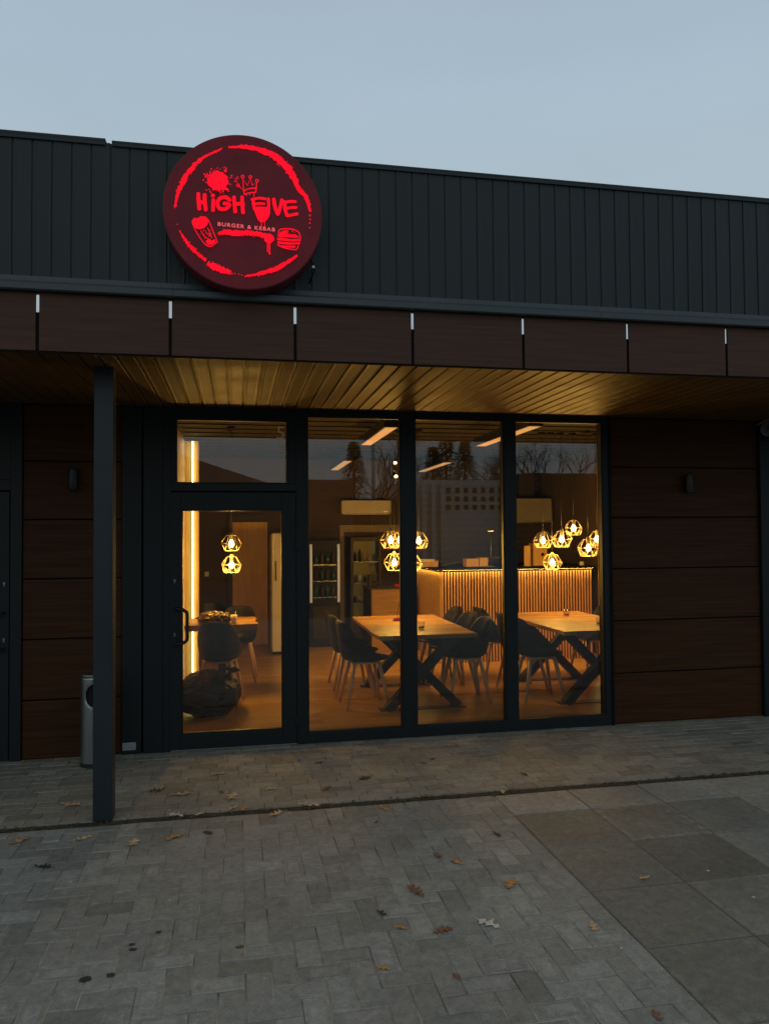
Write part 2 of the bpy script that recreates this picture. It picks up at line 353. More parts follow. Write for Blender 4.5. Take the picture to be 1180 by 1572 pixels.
rects = []
u = .1
for i in range(-62, 22):
    for j in range(-75, 2):
        d = (i-j) % 4
        if d == 0: r = (i*u, (i+2)*u, j*u, (j+1)*u)
        elif d == 3: r = (i*u, (i+1)*u, j*u, (j+2)*u)
        else: continue
        r = (r[0]+.03, r[1]+.03, r[2]-1.475, r[3]-1.475)
        r = clip(*r, -6, 1.63, -9, JY0)
        if r[1]-r[0] > .01 and r[3]-r[2] > .01: rects.append(r)
poly_tiles('block_paving', rects, 'brick', wear_p=.34, tilt=.0016)
rects = []
for j in range(15):
    y1 = -.002-j*.1; y0 = y1-.1; x = -6-random.random()*.2; off = random.choice((0, .05, .1, .07))
    x += off
    while x < 9:
        r = clip(x-.001, x+.201, y0, y1, -6, 9, JY1, 0)
        if r[3]-r[2] > .012: rects.append(r)
        x += .2
poly_tiles('narrow_paving', rects, 'brick2', wear_p=.18)
rects = []
ys = [JY0, -1.83, -2.33, -2.83, -3.33, -3.83, -4.33, -4.83, -5.33, -5.83, -6.33, -6.83, -7.33, -7.83, -8.33, -9]
for a, b in zip(ys, ys[1:]):
    for k_ in range(15):
        x = 1.63+.5*k_; rects.append((x+.0034, x+.5-.0034, b+.0034, a-.0034))
poly_tiles('slab_paving', rects, 'slab', wear_p=.6, bev=.005, tilt=.002, tonefn=lambda x, y: min(1, max(0, random.gauss(.95 if y > -1.9 else (.62 if x > 2.6 else .22), .13))))
# bedding under the paving shows in the joints
o = bx(-6, 1.628, -9, JY0, -.10, -.0038).build('paving_bed', 'sand'); o['kind'] = 'structure'
o = MB().box(1.628, 9.2, -9, JY0, -.10, -.0060).build('paving_bed', M('slab_joint_grit', (.34, .30, .22), (.05, .045, .035), scale=3, rough=.95, bump=.4, bscale=90, detail=9)); o['kind'] = 'structure'
o = bx(-6, 9.2, JY0+.0005, .02, -.10, -.0095).build('paving_bed', 'soil'); o['kind'] = 'structure'
me = MB()
random.seed(11)
def soilz(x, y): return -.008+.006*noise.noise(Vector((x*9, y*30, 0)))+.004*noise.noise(Vector((x*40, y*40, 3)))
me.grid(lambda a, b: (-6+15*a, JY0+(JY1-JY0)*b, soilz(-6+15*a, JY0+(JY1-JY0)*b)-(.004 if b in (0, 1) else 0)), 900, 5)
o = me.build('soil_joint', 'soil'); o['kind'] = 'structure'
o = bx(-400, 400, -500, -9, -.25, -.012).build('road', 'asphalt'); o['kind'] = 'structure'
o = bx(-400, -6, -9, 300, -.25, -.014).build('ground', 'asphalt'); o['kind'] = 'structure'
o = bx(9.2, 400, -9, 300, -.25, -.014).build('ground', 'asphalt'); o['kind'] = 'structure'
o = bx(-6, 9.2, 9, 300, -.25, -.014).build('ground', 'asphalt'); o['kind'] = 'structure'
# crumbs and twigs caught along the joint
db = MB(); random.seed(3)
for i in range(800):
    x = random.uniform(-1.6, 4.2); y = random.gauss(-1.45, .022); s_ = random.uniform(.0015, .006)*(1.7 if random.random() < .12 else 1)
    if random.random() < .3:
        a = random.uniform(0, 3.14); l_ = random.uniform(.01, .035)
        db.bar((x, y, .002), (x+l_*math.cos(a), y+l_*.4*math.sin(a), .004+random.random()*.004), .0014, .0014)
    else: db.box(x-s_, x+s_, y-s_*.7, y+s_*.7, -.001, s_*.8)
tag(db.build('leaf_litter', M('litter', (.16, .12, .07), (.06, .045, .03), scale=60, rough=.9)), kind='stuff')
for (x, y, s_) in ((-.57, -3.09, .024), (-.48, -3.08, .018), (-.42, -2.91, .016), (-.43, -2.87, .013), (-.33, -2.79, .014), (.01, -2.98, .017)):
    q = MB(); n_ = 14
    q.v = [(0, 0, 0)]+[(s_*(1+.18*random.uniform(-1, 1))*math.cos(6.283*k/n_), s_*(.75+.15*random.uniform(-1, 1))*math.sin(6.283*k/n_), -.0006) for k in range(n_)]
    for k in range(n_): q.face((0, 1+k, 1+(k+1) % n_))
    o = q.build('oil_spot', M('oil', (.05, .05, .048), rough=.5), loc=(x, y, .0026)); o['kind'] = 'structure'

# ================================================================= BUILDING
B = thing('restaurant_building', 'dark single storey restaurant with ribbed anthracite parapet, woodgrain panels and glazed shopfront', 'building')
def part(name, mb, mat, bevel=.002, label=None, parent=None, **k):
    o = mb.build(name, mat, parent or B, bevel, **k)
    if label: o['label'] = label
    return o
PITCH_ = .1028
# ribbed parapet sheet: one mesh, groove profile along x
def ribbed(x0, x1, fn, g=.009, dpt=.006, lip=.002, phase=-1.214):
    """profile points (x, depth) then fn(x, d, t) t=0/1 -> point"""
    pts = []
    k_ = math.floor((x0-phase)/PITCH_)
    x = phase+k_*PITCH_
    while x < x1:
        for dx, dd in ((0, 0), (.0015, dpt), (g-.0015, dpt), (g, 0), (g+.004, -lip), (g+.012, -lip*.6), (g+.02, 0), (PITCH_-.014, 0), (PITCH_-.003, -lip*.8)):
            if x0 <= x+dx <= x1: pts.append((x+dx, dd))
        x += PITCH_
    return pts
PY = -1.765
q = MB(); pts = ribbed(-6, 9, None)
for (x, d) in pts:
    for z in (3.095, 3.5, 3.918): q.add((x+.0015*math.sin(z*3+x*5), PY+d+.0012*math.sin(x*3.1+z*2), z))
for i in range(len(pts)-1):
    for j in range(2): q.face((i*3+j, (i+1)*3+j, (i+1)*3+j+1, i*3+j+1))
part('parapet', q, 'clad', 0)
part('parapet_backing', bx(-6, 9, PY+.012, PY+.14, 2.9, 3.905), 'clad', 0)
q = MB(); q.box(-6, -.722, PY-.012, PY+.16, 3.922, 3.938); q.box(-6, -.722, PY-.012, PY-.008, 3.900, 3.922)
q.box(-.688, 9, PY-.012, PY+.16, 3.918, 3.930); q.box(-.688, 9, PY-.012, PY-.008, 3.898, 3.918)
part('coping', q, 'clad', .002)
q = MB()
for (x0, x1) in ((-6, -.352), (-.350, 2.248), (2.25, 9)):
    # sloped flashing with a folded nose
    prof = [(PY-.003, 3.135), (PY-.006, 3.108), (-1.826, 3.082), (-1.832, 3.078), (-1.832, 3.046), (-1.824, 3.040), (-1.80, 3.040)]
    a = [q.add((x0, y, z)) for y, z in prof]; b = [q.add((x1, y, z)) for y, z in prof]
    for i in range(len(prof)-1): q.face((a[i], b[i], b[i+1], a[i+1]))
    for i in range(int((x1-x0)/.35)):
        q.lathe([(.006, 0), (.006, .003), (.003, .004)], (x0+.17+i*.35, -1.79, 3.0975), 8)
part('flashing', q, 'flash', 0)
FX = [-1.072+.705*k for k in range(-7, 15)]
for a, b in zip(FX, FX[1:]):
    part('fascia_panel', bx(a+.009, b-.009, -1.79, -1.782, 2.716, 3.040), 'fascia', .0015)
q = MB()
for x in FX: q.box(x-.03, x+.03, -1.775, -1.768, 2.72, 3.04)
q.box(-6, 9, -1.766, -1.70, 2.722, 3.09)
part('fascia_frame', q, 'dark', 0)
for x in FX[3:14]:
    part('joint_clip', MB().bar((x, -1.7795, 2.930), (x, -1.7785, 3.038), .0175, .006, up=(0, 1, 0)), 'alu', .0008)
# soffit: ribbed sheet running in depth
q = MB(); pts = ribbed(-6, 9, None, g=.012, dpt=.012, lip=.004, phase=-1.19)
for (x, d) in pts:
    for y in (-1.765, -1.2, -.6, .0): q.add((x, y, 2.716+max(d, -.0015)+.0006*math.sin(y*2.3+x*2)))
for i in range(len(pts)-1):
    for j in range(3): q.face((i*4+j+1, (i+1)*4+j+1, (i+1)*4+j, i*4+j))
part('soffit', q, 'soffit', 0)
q = bx(-6, 9, -1.70, .0, 2.74, 2.78)
part('canopy_slab', q, 'dark', 0)
part('soffit_edge_trim', bx(-6, 9, -1.781, -1.766, 2.708, 2.7155), 'dark', 0)
part('roof', bx(-6, 9, -1.62, 8.8, 3.1, 3.2), 'roofm', 0)
q = MB(); q.box(-6, 9, .0, .2, 2.716, 3.1); q.box(-6, -2.62, .0, .2, 0, 2.715); q.box(-1.60, -.58, .012, .2, 0, 2.715); q.box(3.235, 9, .012, .2, 0, 2.715)
q.box(-6, 9, 8.6, 8.8, 0, 3.1); q.box(-6, -5.8, .2, 8.6, 0, 3.1); q.box(8.8, 9, .2, 8.6, 0, 3.1)
part('wall', q, 'dark', 0)
ZS = [0.004, .447, .908, 1.368, 1.823, 2.272, 2.712]
def panels(x0, x1, zs=ZS):
    for a, b in zip(zs, zs[1:]):
        part('wall_panel', bx(x0, x1, -.012, .0, a+.006, b-.006), 'hpl', .0015)
panels(-1.597, -.879); panels(3.262, 4.722); panels(4.96, 6.4); panels(6.4, 7.8); panels(-4.1, -2.75)
part('pilaster', MB().box(-.875, -.730, -.03, .01, 0, 2.712).box(-.716, -.572, -.03, .01, 0, 2.712), 'frame', .003)
part('corner_trim', MB().box(3.2315, 3.238, -.05, .01, 0, 2.712), 'frame', .001)
part('pilaster', MB().box(4.726, 4.955, -.05, .01, 0, 2.712), 'frame', .003)
# canopy post
part('post', bx(-.840, -.728, -1.427, -1.315, 0, 2.716), 'post', .005)
part('sticker', bx(-.868, -.770, -.0325, -.0305, .035, .092), 'tape', 0, label='small pale sticker low on the dark pilaster')
q = MB()
for j, z in enumerate((.082, .072, .062, .053, .044)):
    x = -.864
    while x < -.776:
        w_ = random.uniform(.004, .012); q.box(x, x+w_*.8, -.0332, -.0327, z-.0022, z+.0018); x += w_
part('sticker_print', q, M('print_grey', (.15, .17, .18), rough=.6), 0)

# ---- glazing
GY = .028       # centre plane of the panes
def framebox(q, x0, x1, z0, z1, y0=-.03, y1=.06): q.box(x0, x1, y0, y1, z0, z1)
q = MB()
framebox(q, -.570, -.506, 0, 2.714)                      # left jamb
framebox(q, -.506, 3.231, 2.664, 2.714)                  # head
framebox(q, .474, .566, 0, 2.664)                        # jamb between door and windows
framebox(q, 1.348, 1.471, .085, 2.664); framebox(q, 2.257, 2.360, .085, 2.664)
framebox(q, 3.171, 3.231, .085, 2.664)
framebox(q, .566, 3.231, 0, .085)
framebox(q, -.506, .474, 2.045, 2.107); q.box(-.506, .474, .046, .059, 2.015, 2.046)
framebox(q, -.506, -.472, 2.107, 2.664); framebox(q, .407, .474, 2.107, 2.664); framebox(q, -.472, .407, 2.621, 2.664)
part('shopfront_frame', q, 'frame', .003)
q = MB()     # glazing beads and gaskets
for (x0, x1, z0, z1) in ((.566, 1.348, .085, 2.664), (1.471, 2.257, .085, 2.664), (2.360, 3.171, .085, 2.664), (-.472, .407, 2.107, 2.621)):
    t_ = .010
    q.box(x0, x0+t_, -.022, GY-.012, z0, z1); q.box(x1-t_, x1, -.022, GY-.012, z0, z1); q.box(x0+t_, x1-t_, -.022, GY-.012, z0, z0+t_); q.box(x0+t_, x1-t_, -.022, GY-.012, z1-t_, z1)
part('glazing_bead', q, 'frame', .0015)
for (x0, x1, z0, z1) in ((.566, 1.348, .085, 2.664), (1.471, 2.257, .085, 2.664), (2.360, 3.171, .085, 2.664)):
    part('window_pane', bx(x0+.001, x1-.001, GY-.012, GY+.012, z0+.001, z1-.001), 'glass', 0)
tp = part('transom_pane', bx(-.471, .406, GY-.012, GY+.012, 2.108, 2.620), 'glass', 0)
def text(body, name, mat, loc, size, parent, extrude=.0006, shear=0, rx=90, align='CENTER', ry=0, bold=0, space=1):
    c = bpy.data.curves.new(name, 'FONT'); c.body = body; c.size = size; c.extrude = extrude; c.align_x = align; c.shear = shear; c.offset = bold; c.space_character = space
    t = bpy.data.objects.new(name, c); C.objects.link(t)
    dg = bpy.context.evaluated_depsgraph_get(); m = bpy.data.meshes.new_from_object(t.evaluated_get(dg))
    C.objects.unlink(t); bpy.data.objects.remove(t)
    m.materials.clear(); m.materials.append(MT[mat] if isinstance(mat, str) else mat)
    o = bpy.data.objects.new(name, m); C.objects.link(o); o.location = loc; o.rotation_euler = (R(rx), R(ry), 0); o.parent = parent
    return o
def frosted():
    m, n, l, b = newmat('frosted_film'); n.remove(b); o = n['Material Output']
    d = n.new('ShaderNodeBsdfDiffuse'); d.inputs[0].default_value = (.8, .8, .78, 1); t = n.new('ShaderNodeBsdfTranslucent'); t.inputs[0].default_value = (.8, .8, .8, 1)
    x = n.new('ShaderNodeMixShader'); x.inputs[0].default_value = .5; l.new(d.outputs[0], x.inputs[1]); l.new(t.outputs[0], x.inputs[2]); l.new(x.outputs[0], o.inputs[0]); return m
text('5', 'house_number', frosted(), (.355, GY-.0135, 2.475), .155, tp)

def door_leaf(x0, x1, mirror=False):
    """glazed leaf from x0 (handle side) to x1 (hinge side)"""
    sx = 1 if x1 > x0 else -1
    q = MB(); a0, a1 = sorted((x0, x1)); y0, y1 = -.036, .045
    st0, st1 = .085, .108           # handle stile, hinge stile
    gl0 = x0+sx*st0; gl1 = x1-sx*st1; g0, g1 = sorted((gl0, gl1))
    q.box(a0, g0, y0, y1, .012, 2.036); q.box(g1, a1, y0, y1, .012, 2.036)
    q.box(g0, g1, y0, y1, .012, .130); q.box(g0, g1, y0, y1, 1.895, 2.036)
    lf = q.build('door', 'frame', B, .003)
    bd = MB(); t_ = .009
    bd.box(g0, g0+t_, -.024, GY-.012, .13, 1.895); bd.box(g1-t_, g1, -.024, GY-.012, .13, 1.895); bd.box(g0+t_, g1-t_, -.024, GY-.012, .13, .139); bd.box(g0+t_, g1-t_, -.024, GY-.012, 1.886, 1.895)
    bd.build('glazing_bead', 'frame', lf, .0015)
    bx(g0+.001, g1-.001, GY-.012, GY+.012, .131, 1.894).build('door_glass', 'glass', lf)
    hx = x0+sx*.045
    path = []
    z0, z1 = .845, 1.120; rr_ = .045
    pr = [(hx, -.036, z1), (hx, -.075, z1)]
    for k in range(7):
        a = math.pi/2*k/6; pr.append((hx+sx*(.012+.075*math.sin(a)*1.0), -.075-.012*math.sin(a), z1-.045*(1-math.cos(a))))
    pr2 = [(p[0], p[1], z0+z1-p[2]) for p in reversed(pr)]
    MB().tube(pr+pr2, .0135, 12).build('handle', 'blackmetal', lf)
    for z in (z0, z1): MB().tube([(hx, -.036, z), (hx, -.044, z)], .024, 16).build('handle_rose', 'blackmetal', lf, .001)
    for z in (.915, 1.335):
        kc = MB(); kc.tube([(hx-sx*.012, -.0365, z+.006), (hx-sx*.012, -.043, z+.006)], .0085, 12); kc.box(hx-sx*.012-.0045, hx-sx*.012+.0045, -.043, -.0365, z-.016, z+.002)
        kc.build('lock_cylinder', 'steel', lf)
    for z in (.18, 1.60, 1.80):
        hg = MB(); xx = x1+sx*.004
        hg.tube([(xx, -.046, z-.045), (xx, -.046, z+.045)], .011, 10); hg.box(xx-.030, xx+.030, -.042, -.036, z-.035, z+.035)
        hg.build('hinge', 'frame', lf, .001)
    return lf
door_leaf(-.512, .471)
# neighbouring door at the left edge
lf2 = door_leaf(-1.688, -2.56); 
q = MB(); framebox(q, -1.684, -1.602, 0, 2.714); framebox(q, -2.66, -2.562, 0, 2.714); framebox(q, -2.562, -1.684, 2.045, 2.125); framebox(q, -2.562, -1.684, 2.615, 2.714)
framebox(q, -1.772, -1.684, 2.125, 2.615); framebox(q, -2.562, -2.50, 2.125, 2.615)
part('door_frame', q, 'frame', .003)
part('transom_pane', bx(-2.499, -1.773, GY-.012, GY+.012, 2.126, 2.614), 'glass', 0)
part('neighbour_room_wall', MB().box(-2.9, -.75, 3.0, 3.1, 0, 2.85).box(-2.9, -2.8, .2, 3.0, 0, 2.85).box(-.85, -.75, .2, 3.0, 0, 2.85).box(-2.9, -.75, .2, 3.1, 2.85, 2.95), 'wallp', 0)
part('threshold', bx(-.506, .474, -.034, .06, .0015, .011), 'steel', .001)

# ---- interior shell
RX0, RX1, RY1, RZ = -.60, 4.86, 5.45, 2.85
part('interior_floor', bx(-2.8, 8.8, .06, 8.6, -.05, .02), 'floor', 0)
q = bx(RX0-.1, 8.8, .2, 8.6, RZ, RZ+.08)
part('interior_ceiling', q, 'ceil', 0)
q = MB()
for k in range(15):
    y = .45+k*.34; q.box(RX0+.01, RX1, y, y+.02, RZ-.012, RZ-.0005)
part('ceiling_batten', q, 'ceil', .002)
# left wall: oak lining with a recessed light channel
part('side_wall', bx(-.76, RX0-.021, .2, 5.6, .02, RZ), 'wallp', 0)
part('oak_lining', MB().box(RX0-.02, RX0, .21, 2.995, .021, RZ-.04), 'oak', .002)
part('oak_pier', MB().box(RX0, -.560, 3.0, 3.16, .021, RZ-.04), 'oak', .001)
part('oak_pier', MB().box(-.498, -.44, 3.0, 3.16, .021, RZ-.04), 'oak', .001)
part('light_channel', MB().box(-.559, -.499, 3.02, 3.15, .021, RZ-.04), M('channel_olive', (.22, .20, .09), (.18, .16, .07), rough=.6), 0)
part('light_strip', MB().box(-.512, -.504, 2.970, 2.985, .03, RZ-.05), 'led', 0)
part('back_wall', bx(RX0-.06, 2.62, RY1, RY1+.15, .02, RZ), 'wallp', 0)
part('back_wall', bx(2.62, RX1+.1, RY1, RY1+.15, .02, RZ), 'slatd', 0)
q = MB()
for k in range(16):
    z = 1.10+k*.105; q.box(2.64, RX1-.01, RY1-.03, RY1-.001, z, z+.052)
part('wall_batten', q, M('brown_batten', (.07, .048, .028), (.05, .035, .02), scale=3, stretch=(1, 6, 6), rough=.6), .002)
part('side_wall', bx(RX1, RX1+.12, .2, 5.6, .02, RZ), 'wallp', 0)
part('oak_post', bx(4.70, 4.755, 3.05, 3.11, .021, 2.62), 'oak', .002)
part('oak_lining', bx(RX1-.02, RX1-.0005, .21, 3.05, .021, 1.28), 'oak', .001)
part('light_strip', bx(4.765, 4.775, 3.06, 3.08, .06, 1.24), 'led', 0)
part('skirting', MB().box(RX0, 1.45, RY1-.014, RY1-.001, .021, .09), 'slatd', .001)
# flush oak door on the back wall and the casing of the passage beside it
part('inner_door', bx(-.06, .46, RY1-.032, RY1-.003, .024, 1.88), M('oak_door_lit_tone', (.85, .52, .22), (.70, .41, .16), scale=3, stretch=(6, 6, .8), rough=.45), .002)  # oak colour raised to stand in for light from a lamp above the door
part('door_casing', MB().box(.465, .53, RY1-.04, RY1-.002, .024, 2.0).box(-.13, -.065, RY1-.04, RY1-.002, .024, 2.0).box(-.064, .464, RY1-.04, RY1-.002, 1.90, 2.0), 'slatd', .002)
part('passage_casing', MB().box(1.56, 1.63, RY1-.05, RY1-.002, .021, 1.72).box(1.56, 2.55, RY1-.05, RY1-.002, 1.72, 1.83), M('casing_beige', (.34, .28, .21), rough=.6), .003)
part('light_switch', bx(-.47, -.41, RY1-.012, RY1-.001, 1.07, 1.14), 'white', .002)

# ================================================================= FURNITURE
def chair_proto(label):
    t = thing('chair', label, 'chair', group='black shell chairs around the dining tables')
    q = MB(); nt, nu = 40, 12
    def rim(th):      # th=0 is the front (+x); pi is the back
        c = (1-math.cos(th))/2           # 0 front .. 1 back
        a = min(1, max(0, (c-.15)/.40)); b = min(1, max(0, (c-.56)/.38))
        return .018+.135*a*a*(3-2*a)+.225*b*b*(3-2*b)
    def pt(u, v):
        th = 2*math.pi*v; c = (1-math.cos(th))/2
        rad = (.235-.012*c)*(1+.06*math.cos(2*th)) 
        flat = .62
        if u < flat:
            r = rad*(u/flat)*.90; z = .455-.014*(1-(u/flat)**2)
        else:
            s_ = (u-flat)/(1-flat); r = rad*(.90+.10*math.sin(s_*math.pi/2)+.18*s_*c); z = .455+rim(th)*(s_**1.25)
        return (r*math.cos(th)*1.0, r*math.sin(th)*(.93-.07*c), z)
    q.grid(pt, nu, nt, wrap=True)
    q.build('seat_shell', 'plastic', t, solid=.010, sub=1)
    MB().box(-.13, .13, -.13, .13, .418, .438).build('seat_frame', 'leg', t, .004)
    for sx in (-1, 1):
        for sy in (-1, 1):
            MB().tube([(sx*.12, sy*.12, .435), (sx*.155, sy*.155, .26), (sx*.205, sy*.20, .0)], [.021, .019, .012], 12).build('leg', 'leg', t)
    return t
FZ = .0205
ch = None
def put_chair(x, y, face, label):
    """face: direction the sitter looks, in degrees from +x"""
    global ch
    if ch is None: ch = chair_proto(label); c = ch
    else: c = copy_tree(ch)
    c.location = (x, y, FZ); c.rotation_euler = (0, 0, R(face)); c['label'] = label
    return c
def table(x0, x1, y0, y1, label, legs, edge=.02, seed=0):
    t = thing('dining_table', label, 'table', ((x0+x1)/2, (y0+y1)/2, FZ), group='oak dining tables')
    hx, hy = (x1-x0)/2, (y1-y0)/2
    q = MB(); n_ = 26; zt, zb = .735, (.695 if legs == 'x' else .672); top = []; bot = []; rnd = random.Random(seed)
    def wob(k, s_): return edge*noise.noise(Vector((k*4.0+seed, s_*7.3, 1.5)))
    A = [(-hx+wob(k/n_, 1), -hy+2*hy*k/n_) for k in range(n_+1)]; Bp = [(hx+wob(k/n_, 2), -hy+2*hy*k/n_) for k in range(n_+1)]
    at = [q.add((x, y, zt)) for x, y in A]; bt = [q.add((x, y, zt)) for x, y in Bp]
    ab = [q.add((x+.012, y, zb)) for x, y in A]; bb = [q.add((x-.012, y, zb)) for x, y in Bp]
    for k in range(n_):
        q.face((at[k], bt[k], bt[k+1], at[k+1])); q.face((ab[k], ab[k+1], bb[k+1], bb[k])); q.face((at[k], at[k+1], ab[k+1], ab[k])); q.face((bt[k], bb[k], bb[k+1], bt[k+1]))
    q.face((at[0], ab[0], bb[0], bt[0])); q.face((at[n_], bt[n_], bb[n_], ab[n_]))
    q.build('tabletop', 'top', t, .004)
    for ly in (-hy+.27, hy-.27):
        if legs == 'x':
            w_ = .36
            q = MB(); q.bar((-w_, ly-.0415, .004), (w_*.9, ly-.0415, .694), .083, .095, up=(0, 1, 0)); q.bar((w_, ly+.0415, .004), (-w_*.9, ly+.0415, .694), .083, .095, up=(0, 1, 0))
            q.box(-w_-.06, w_+.06, ly-.06, ly+.06, .000, .006)
            q.box(-w_, w_, ly-.05, ly+.05, .688, .6948)
            q.build('leg', 'blackmetal', t, .002)
    if legs == 'side':
        MB().bar((hx-.02, -hy+.1, .69), (hx+.22, hy+.75, .004), .035, .03).build('leg', 'leg', t, .002)
        MB().box(-.04, .04, -.04, .04, .006, .694).build('leg', 'blackmetal', t, .002)
        MB().box(-.2, .22, -.2, .2, .0, .006).build('base_plate', 'blackmetal', t, .002)
    return t
table(1.27, 2.22, .62, 2.30, 'long live edge oak table in the middle window, on crossed black steel legs', 'x', seed=1)
table(3.02, 3.98, .52, 2.22, 'oak table behind the right window, in front of the slatted counter', 'x', seed=5)
tL = table(-.53, .215, 1.90, 2.62, 'small oak table behind the glass door, by the light strip', 'pedestal', seed=9)
MB().box(-.04, .04, -.04, .04, .008, .694).build('leg', 'blackmetal', tL, .002)
MB().box(-.21, .21, -.21, .21, .0, .0075).build('base_plate', 'blackmetal', tL, .002)
P_ = [
    (1.22, 1.14, 3, 'black chair nearest the glass on the left side of the middle table'),
    (1.20, 1.64, -4, 'black chair at the middle of the left side of the middle table'),
    (1.22, 2.12, 2, 'black chair farthest back on the left side of the middle table'),
    (2.24, 1.12, 178, 'black chair nearest the glass on the right side of the middle table'),
    (2.26, 1.64, 183, 'black chair at the middle of the right side of the middle table'),
    (2.25, 2.16, 180, 'black chair farthest back on the right side of the middle table'),
    (2.98, 1.02, -3, 'black chair nearest the glass on the left side of the right table'),
    (2.99, 1.50, 5, 'black chair at the middle of the left side of the right table'),
    (2.93, 2.12, 0, 'black chair farthest back on the left side of the right table'),
    (4.05, 1.20, 180, 'black chair nearest the glass on the right side of the right table'),
    (4.06, 2.00, 184, 'black chair at the far right of the right table, only its back showing'),
    (-.165, 1.50, 80, 'black chair behind the door glass with its back to the street'),
    (.02, 2.70, -94, 'black chair on the far side of the small table, facing the street'),
    (-.27, 3.35, -75, 'black chair deeper in the room behind the small table, only its back top showing'),
]
for p in P_: put_chair(*p)

# pendants
def pendant(x, y, z, label, zc, tw=0, s=1.0):
    t = thing('pendant_lamp', label, 'lamp', (x, y, z), tw, group='wire cage pendant lamps over the tables')
    H_ = zc-z
    MB().lathe([(.045, H_-.028), (.045, H_-.0005)], n=20).build('canopy', 'blackmetal', t, .002)
    MB().tube([(0, 0, .115*s), (.0015, 0, H_*.5), (0, 0, H_-.027)], .0024, 6).build('cord', 'blackmetal', t)
    MB().lathe([(.012, .118*s), (.02, .11*s), (.02, .055*s), (.014, .045*s)], n=16).build('lamp_holder', 'brass', t, .001)
    q = MB(); s *= 1.06; rt, rb, rc = .050*s, .108*s, .074*s; zt, zb, zc_ = .088*s, -.005*s, -.078*s
    T = [(rt*math.cos(a), rt*math.sin(a), zt) for a in (math.pi/3*k for k in range(6))]
    Bq = [(rb*math.cos(a), rb*math.sin(a), zb+(.018*s if k % 2 else -.0)) for k, a in enumerate(math.pi/3*k for k in range(6))]
    Cq = [(rc*math.cos(a), rc*math.sin(a), zc_) for a in (math.pi/3*(k+.5) for k in range(6))]
    wr = .0032
    for k in range(6):
        k2 = (k+1) % 6
        for a, b in ((T[k], T[k2]), (T[k], Bq[k]), (Bq[k], Bq[k2]), (Bq[k], Cq[k]), (Bq[k2], Cq[k]), (Cq[k], Cq[k2])):
            q.tube([a, b], wr, 6, cap=True)
    q.build('cage', 'brass', t)
    MB().lathe([(.010, .046), (.015, .034), (.028, .010), (.030, -.006), (.024, -.024), (.010, -.033), (.001, -.035)], n=16).build('bulb', 'bulb', t)
    ld = bpy.data.lights.new('bulb_light', 'POINT'); ld.energy = PW*(1.7 if x < 0 else 1); ld.color = LAMP; ld.shadow_soft_size = .05
    lo = bpy.data.objects.new('bulb_light', ld); C.objects.link(lo); lo.location = (0, 0, -.062); lo.parent = t
PW = 16.0
pl = [
    (-.055, 2.0, 1.60, 'upper of the two cage lamps behind the door glass'),
    (-.055, 2.0+.16, 1.365, 'lower of the two cage lamps behind the door glass'),
    (1.66, 1.95, 1.62, 'leftmost cage lamp over the middle table'),
    (1.80, 2.12, 1.62, 'cage lamp tucked against the mullion, right behind the leftmost one'),
    (1.98, 1.95, 1.61, 'cage lamp just right of the first mullion, higher of that side'),
    (1.71, 2.00, 1.37, 'lowest cage lamp left of the first mullion over the middle table'),
    (1.95, 2.10, 1.355, 'cage lamp half behind the first mullion, lower of that side'),
    (3.46, 2.0, 1.60, 'leftmost cage lamp over the right table'),
    (3.69, 2.0, 1.61, 'second cage lamp from the left over the right table'),
    (3.84, 2.0, 1.74, 'highest cage lamp over the right table'),
    (3.57, 2.0, 1.345, 'lowest cage lamp over the right table, in front of the counter edge'),
    (3.92, 1.80, 1.51, 'largest cage lamp over the right table, nearest the glass'),
    (4.13, 2.0, 1.61, 'rightmost cage lamp, half behind the window frame'),
]
for i, p in enumerate(pl): pendant(*p[:3], p[3], RZ-.0005, tw=i*.37, s=1.08 if i == 11 else .94+.05*(i % 3))

# linear ceiling lights
for (x, y0, y1, lab) in ((1.38, .50, 1.88, 'linear ceiling light nearest the glass behind the first window'), (1.45, 3.70, 5.15, 'linear ceiling light deep in the room behind the first window'),
                         (2.66, .25, 1.82, 'linear ceiling light cut by the second mullion'), (2.84, 3.75, 5.30, 'linear ceiling light deep in the room behind the middle window')):
    t = thing('linear_light', lab, 'lamp', (x, y0, 2.66), 0, 'linear lights under the ceiling')
    l_ = y1-y0
    MB().box(-.07, .07, -.02, l_+.02, .0, .085).build('housing', 'blackmetal', t, .002)
    MB().box(-.052, .052, .012, l_-.012, -.003, -.0005).build('diffuser', 'lampd', t)
    q = MB()
    for yy in (.2, l_-.2): q.tube([(0, yy, .086), (0, yy, RZ-2.66-.0005)], .002, 6)
    q.build('hanger', 'blackmetal', t)

for (x, y, z, lab) in ((2.15, 4.0, 2.50, 'lower of the two lit ceiling spotlights beside the first mullion'), (2.17, 4.15, 2.70, 'upper of the two lit ceiling spotlights beside the first mullion')):
    t = thing('spotlight', lab, 'lamp', (x, y, z), 0, 'ceiling spotlights beside the first mullion')
    MB().tube([(0, 0, .03), (0, 0, RZ-z-.0005)], .006, 8).build('stem', 'blackmetal', t)
    MB().tube([(0, .05, .04), (0, -.05, -.02)], .032, 18).build('head', 'blackmetal', t, .002)
    MB().tube([(0, -.0505, -.0203), (0, -.053, -.0218)], .024, 16).build('lens', E_('spot_lens', (1, .80, .40), 6.0), t)
    ld = bpy.data.lights.new('spot_light', 'SPOT'); ld.energy = 30; ld.color = (1, .55, .12); ld.spot_size = R(75); ld.spot_blend = .8; ld.shadow_soft_size = .03
    lo = bpy.data.objects.new('spot_light', ld); C.objects.link(lo); lo.parent = t; lo.location = (0, -.08, -.03); lo.rotation_euler = (R(12), 0, 0)
